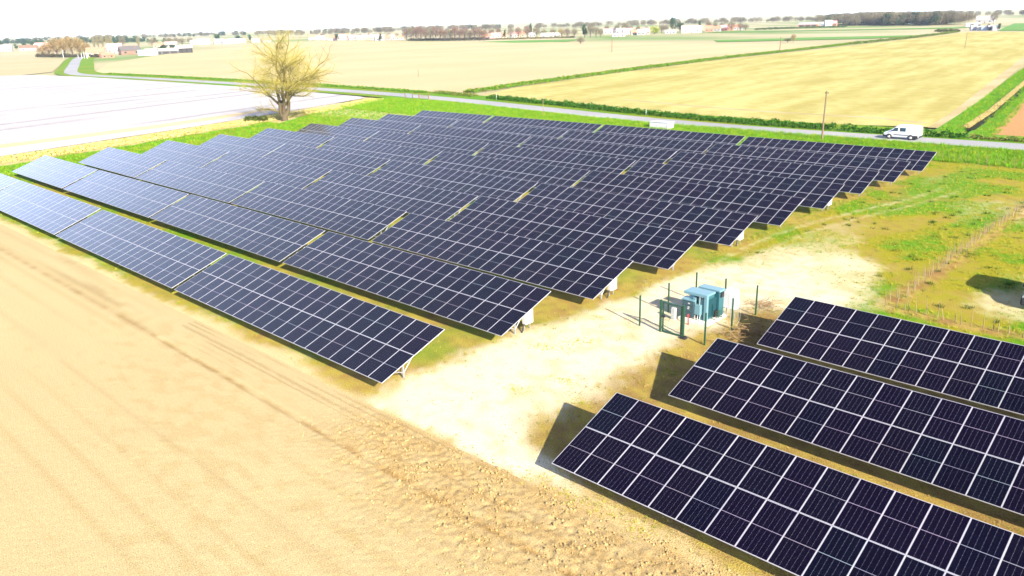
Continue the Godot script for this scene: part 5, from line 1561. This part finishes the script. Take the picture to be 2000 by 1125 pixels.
const HOUSES := [
	[-1083.5, -292.2, 11.4, 3.6, 3.6, "W", "G", 1, "white house with grey roof at the left edge of the skyline", ""],
	[-1057.8, -307.5, 18.2, 3.1, 3.1, "W", "B", 1, "long low white building with dark base at far left", ""],
	[-1088.8, -331.5, 15.9, 4.0, 4.0, "P", "P", 1, "pinkish roofed house just left of the far grove", ""],
	[-668.1, -240.0, 13.5, 3.4, 3.4, "C", "T", 1, "pale house with terracotta roof right of the far grove", ""],
	[-641.8, -237.3, 8.7, 1.7, 1.7, "T", "T", 1, "low brick outbuilding with red roof right of the far grove", ""],
	[-753.1, -286.3, 12.3, 4.1, 4.1, "W", "P", 1, "large pale gabled house behind the low brick outbuilding", ""],
	[-697.0, -276.1, 15.2, 3.3, 3.3, "B", "D", 1, "brown shed with long dark roof left of the blue-grey container", ""],
	[-649.6, -266.8, 6.2, 3.5, 0.5, "S", "S", 0, "blue-grey container beside the white farm building", ""],
	[-638.2, -268.7, 8.8, 3.4, 1.5, "W", "W", 0, "white farm building right of the blue-grey container", ""],
	[-662.6, -289.7, 19.3, 2.5, 1.7, "D", "W", 0, "long low open shed with dark bays at left", ""],
	[-664.3, -306.9, 12.1, 3.9, 2.1, "K", "L", 0, "open barn with black bays and pale roof, right of the long shed", ""],
	[-916.7, -395.1, 10.1, 2.5, 2.5, "C", "T", 1, "first from the left, small hazy house in the village left of the big tree", "houses left of the big tree"],
	[-914.7, -408.5, 12.7, 2.9, 2.9, "W", "P", 1, "second from the left, small hazy house in the village left of the big tree", "houses left of the big tree"],
	[-1008.9, -481.4, 11.4, 2.8, 2.8, "W", "G", 1, "third from the left, small hazy house in the village left of the big tree", "houses left of the big tree"],
	[-986.0, -480.9, 13.9, 3.5, 3.5, "W", "L", 1, "fourth from the left, small hazy house in the village left of the big tree", "houses left of the big tree"],
	[-1042.4, -515.5, 8.9, 3.0, 3.0, "C", "T", 1, "fifth from the left, small hazy house in the village left of the big tree", "houses left of the big tree"],
	[-959.3, -495.8, 8.2, 2.7, 2.7, "W", "P", 1, "sixth from the left, small hazy house in the village left of the big tree", "houses left of the big tree"],
	[-972.8, -512.3, 11.2, 2.8, 2.8, "W", "L", 1, "seventh from the left, small hazy house in the village left of the big tree", "houses left of the big tree"],
	[-982.5, -529.3, 9.9, 2.8, 2.8, "P", "P", 1, "eighth from the left, small hazy house in the village left of the big tree", "houses left of the big tree"],
	[-976.4, -545.8, 10.0, 2.5, 2.5, "W", "G", 1, "ninth from the left, small hazy house in the village left of the big tree", "houses left of the big tree"],
	[-981.9, -563.5, 11.5, 2.5, 2.5, "P", "T", 1, "tenth from the left, small hazy house in the village left of the big tree", "houses left of the big tree"],
	[-977.3, -496.4, 9.8, 3.1, 3.1, "W", "G", 1, "white gabled house under the round dark tree at left", ""],
	[-992.8, -639.9, 10.7, 3.3, 3.3, "W", "T", 1, "first from the left, small house in the far row right of the big tree", "houses right of the big tree"],
	[-961.1, -632.9, 11.2, 2.8, 2.8, "P", "P", 1, "second from the left, small house in the far row right of the big tree", "houses right of the big tree"],
	[-974.3, -649.7, 10.0, 2.8, 2.8, "P", "T", 1, "third from the left, small house in the far row right of the big tree", "houses right of the big tree"],
	[-898.7, -610.3, 11.4, 3.0, 3.0, "P", "T", 1, "fourth from the left, small house in the far row right of the big tree", "houses right of the big tree"],
	[-892.7, -616.9, 10.7, 3.4, 3.4, "P", "P", 1, "fifth from the left, small house in the far row right of the big tree", "houses right of the big tree"],
	[-912.4, -638.8, 10.4, 3.5, 3.5, "P", "T", 1, "sixth from the left, small house in the far row right of the big tree", "houses right of the big tree"],
	[-878.1, -623.0, 9.3, 3.1, 3.1, "P", "P", 1, "seventh from the left, small house in the far row right of the big tree", "houses right of the big tree"],
	[-850.9, -615.7, 9.4, 2.9, 2.9, "C", "P", 1, "eighth from the left, small house in the far row right of the big tree", "houses right of the big tree"],
	[-864.8, -636.8, 11.7, 3.4, 3.4, "C", "P", 1, "ninth from the left, small house in the far row right of the big tree", "houses right of the big tree"],
	[-844.2, -633.0, 10.3, 3.1, 3.1, "C", "P", 1, "tenth from the left, small house in the far row right of the big tree", "houses right of the big tree"],
	[-787.7, -597.1, 10.8, 3.1, 3.1, "W", "P", 1, "eleventh from the left, small house in the far row right of the big tree", "houses right of the big tree"],
	[-786.8, -608.3, 8.2, 2.5, 2.5, "P", "T", 1, "twelfth from the left, small house in the far row right of the big tree", "houses right of the big tree"],
	[-787.5, -615.2, 7.8, 2.9, 2.9, "P", "P", 1, "thirteenth from the left, small house in the far row right of the big tree", "houses right of the big tree"],
	[-788.9, -628.4, 8.9, 2.3, 2.3, "W", "T", 1, "fourteenth from the left, small house in the far row right of the big tree", "houses right of the big tree"],
	[-652.5, -639.9, 8.1, 2.3, 2.3, "P", "T", 1, "first from the left, small house behind the wall in the middle of the skyline", "houses in the middle of the skyline"],
	[-656.9, -656.9, 10.6, 2.7, 2.7, "P", "P", 1, "second from the left, small house behind the wall in the middle of the skyline", "houses in the middle of the skyline"],
	[-661.5, -674.5, 6.0, 2.4, 2.4, "C", "T", 1, "third from the left, small house behind the wall in the middle of the skyline", "houses in the middle of the skyline"],
	[-642.8, -670.7, 8.3, 3.0, 3.0, "W", "P", 1, "fourth from the left, small house behind the wall in the middle of the skyline", "houses in the middle of the skyline"],
	[-648.1, -688.7, 9.6, 3.0, 3.0, "C", "T", 1, "fifth from the left, small house behind the wall in the middle of the skyline", "houses in the middle of the skyline"],
	[-626.8, -684.1, 8.3, 2.4, 2.4, "W", "G", 1, "sixth from the left, small house behind the wall in the middle of the skyline", "houses in the middle of the skyline"],
	[-582.9, -674.6, 6.8, 2.3, 2.3, "W", "L", 1, "seventh from the left, small house behind the wall in the middle of the skyline", "houses in the middle of the skyline"],
	[-565.2, -639.8, 13.0, 2.4, 2.4, "W", "L", 1, "low white bungalow in the middle of the skyline", ""],
	[-600.7, -785.2, 10.1, 2.8, 2.8, "W", "P", 1, "first from the left, house in the cluster left of the yellow-green tree", "white houses left of the yellow-green tree"],
	[-628.3, -834.6, 9.3, 2.7, 2.7, "W", "P", 1, "second from the left, house in the cluster left of the yellow-green tree", "white houses left of the yellow-green tree"],
	[-576.7, -777.6, 9.8, 3.1, 3.1, "W", "S", 1, "fourth from the left, house in the cluster left of the yellow-green tree", "white houses left of the yellow-green tree"],
	[-546.6, -750.0, 10.6, 3.2, 3.2, "W", "P", 1, "fifth from the left, house in the cluster left of the yellow-green tree", "white houses left of the yellow-green tree"],
	[-519.0, -724.7, 9.1, 2.5, 2.5, "C", "T", 1, "sixth from the left, house in the cluster left of the yellow-green tree", "white houses left of the yellow-green tree"],
	[-509.3, -722.0, 7.9, 2.8, 2.8, "W", "P", 1, "seventh from the left, house in the cluster left of the yellow-green tree", "white houses left of the yellow-green tree"],
	[-516.1, -740.9, 6.9, 3.2, 3.2, "P", "P", 1, "eighth from the left, house in the cluster left of the yellow-green tree", "white houses left of the yellow-green tree"],
	[-500.8, -671.9, 12.8, 1.6, 1.6, "W", "G", 1, "third from the left, house in the cluster left of the yellow-green tree", "white houses left of the yellow-green tree"],
	[-489.1, -785.4, 21.2, 3.8, 3.8, "W", "P", 1, "long pale house with a pink roof right of the dark pines", ""],
	[-507.0, -773.4, 11.8, 1.8, 1.8, "G", "G", 1, "low grey shed under the tall dark pine", ""],
	[-490.0, -823.4, 8.5, 3.3, 3.3, "T", "T", 1, "first from the left, house in the brick row at the right of the village", "brick houses at right"],
	[-491.8, -843.8, 7.4, 2.8, 2.8, "W", "T", 1, "second from the left, house in the brick row at the right of the village", "brick houses at right"],
	[-497.1, -866.4, 8.3, 3.2, 3.2, "T", "P", 1, "third from the left, house in the brick row at the right of the village", "brick houses at right"],
	[-501.7, -889.6, 7.8, 3.2, 3.2, "T", "T", 1, "fourth from the left, house in the brick row at the right of the village", "brick houses at right"],
	[-504.7, -912.8, 10.6, 3.0, 3.0, "W", "T", 1, "fifth from the left, house in the brick row at the right of the village", "brick houses at right"],
	[-459.8, -1006.4, 23.9, 3.4, 2.2, "T", "G", 0, "long red and grey farm shed on the right skyline", ""],
	[-457.5, -1030.4, 15.8, 3.4, 2.3, "S", "W", 0, "pale blue shed right of the long red shed", ""],
	[-442.2, -1020.7, 8.5, 6.2, 1.6, "W", "W", 0, "white silo-like building on the right skyline", ""],
	[-446.9, -1049.6, 6.5, 3.3, 3.3, "T", "P", 1, "small red house at the left end of the far wood", ""],
	[-337.6, -1051.2, 28.1, 1.8, 1.8, "B", "P", 1, "long low dark building in front of the far wood", ""],
	[-326.3, -1068.7, 11.4, 2.5, 2.5, "B", "D", 1, "dark roofed house right of the long low building", ""],
	[-286.4, -1089.8, 18.6, 3.9, 3.9, "W", "W", 1, "white farmhouse at far right behind the yard", ""],
	[-245.9, -896.9, 13.0, 2.5, 1.1, "W", "W", 0, "long white shed left of the white farmhouse", ""],
	[-205.3, -754.3, 6.0, 2.8, 1.2, "G", "G", 0, "first from the left, small shed in the cluttered yard at far right", "sheds in the yard at far right"],
	[-200.6, -752.1, 4.9, 2.4, 1.0, "W", "G", 0, "second from the left, small shed in the cluttered yard at far right", "sheds in the yard at far right"],
	[-196.4, -750.2, 5.9, 2.4, 1.0, "S", "G", 0, "third from the left, small shed in the cluttered yard at far right", "sheds in the yard at far right"],
	[-191.4, -747.9, 4.4, 2.7, 1.2, "D", "G", 0, "fourth from the left, small shed in the cluttered yard at far right", "sheds in the yard at far right"],
	[-188.1, -746.4, 4.9, 2.7, 1.2, "W", "G", 0, "fifth from the left, small shed in the cluttered yard at far right", "sheds in the yard at far right"],
]
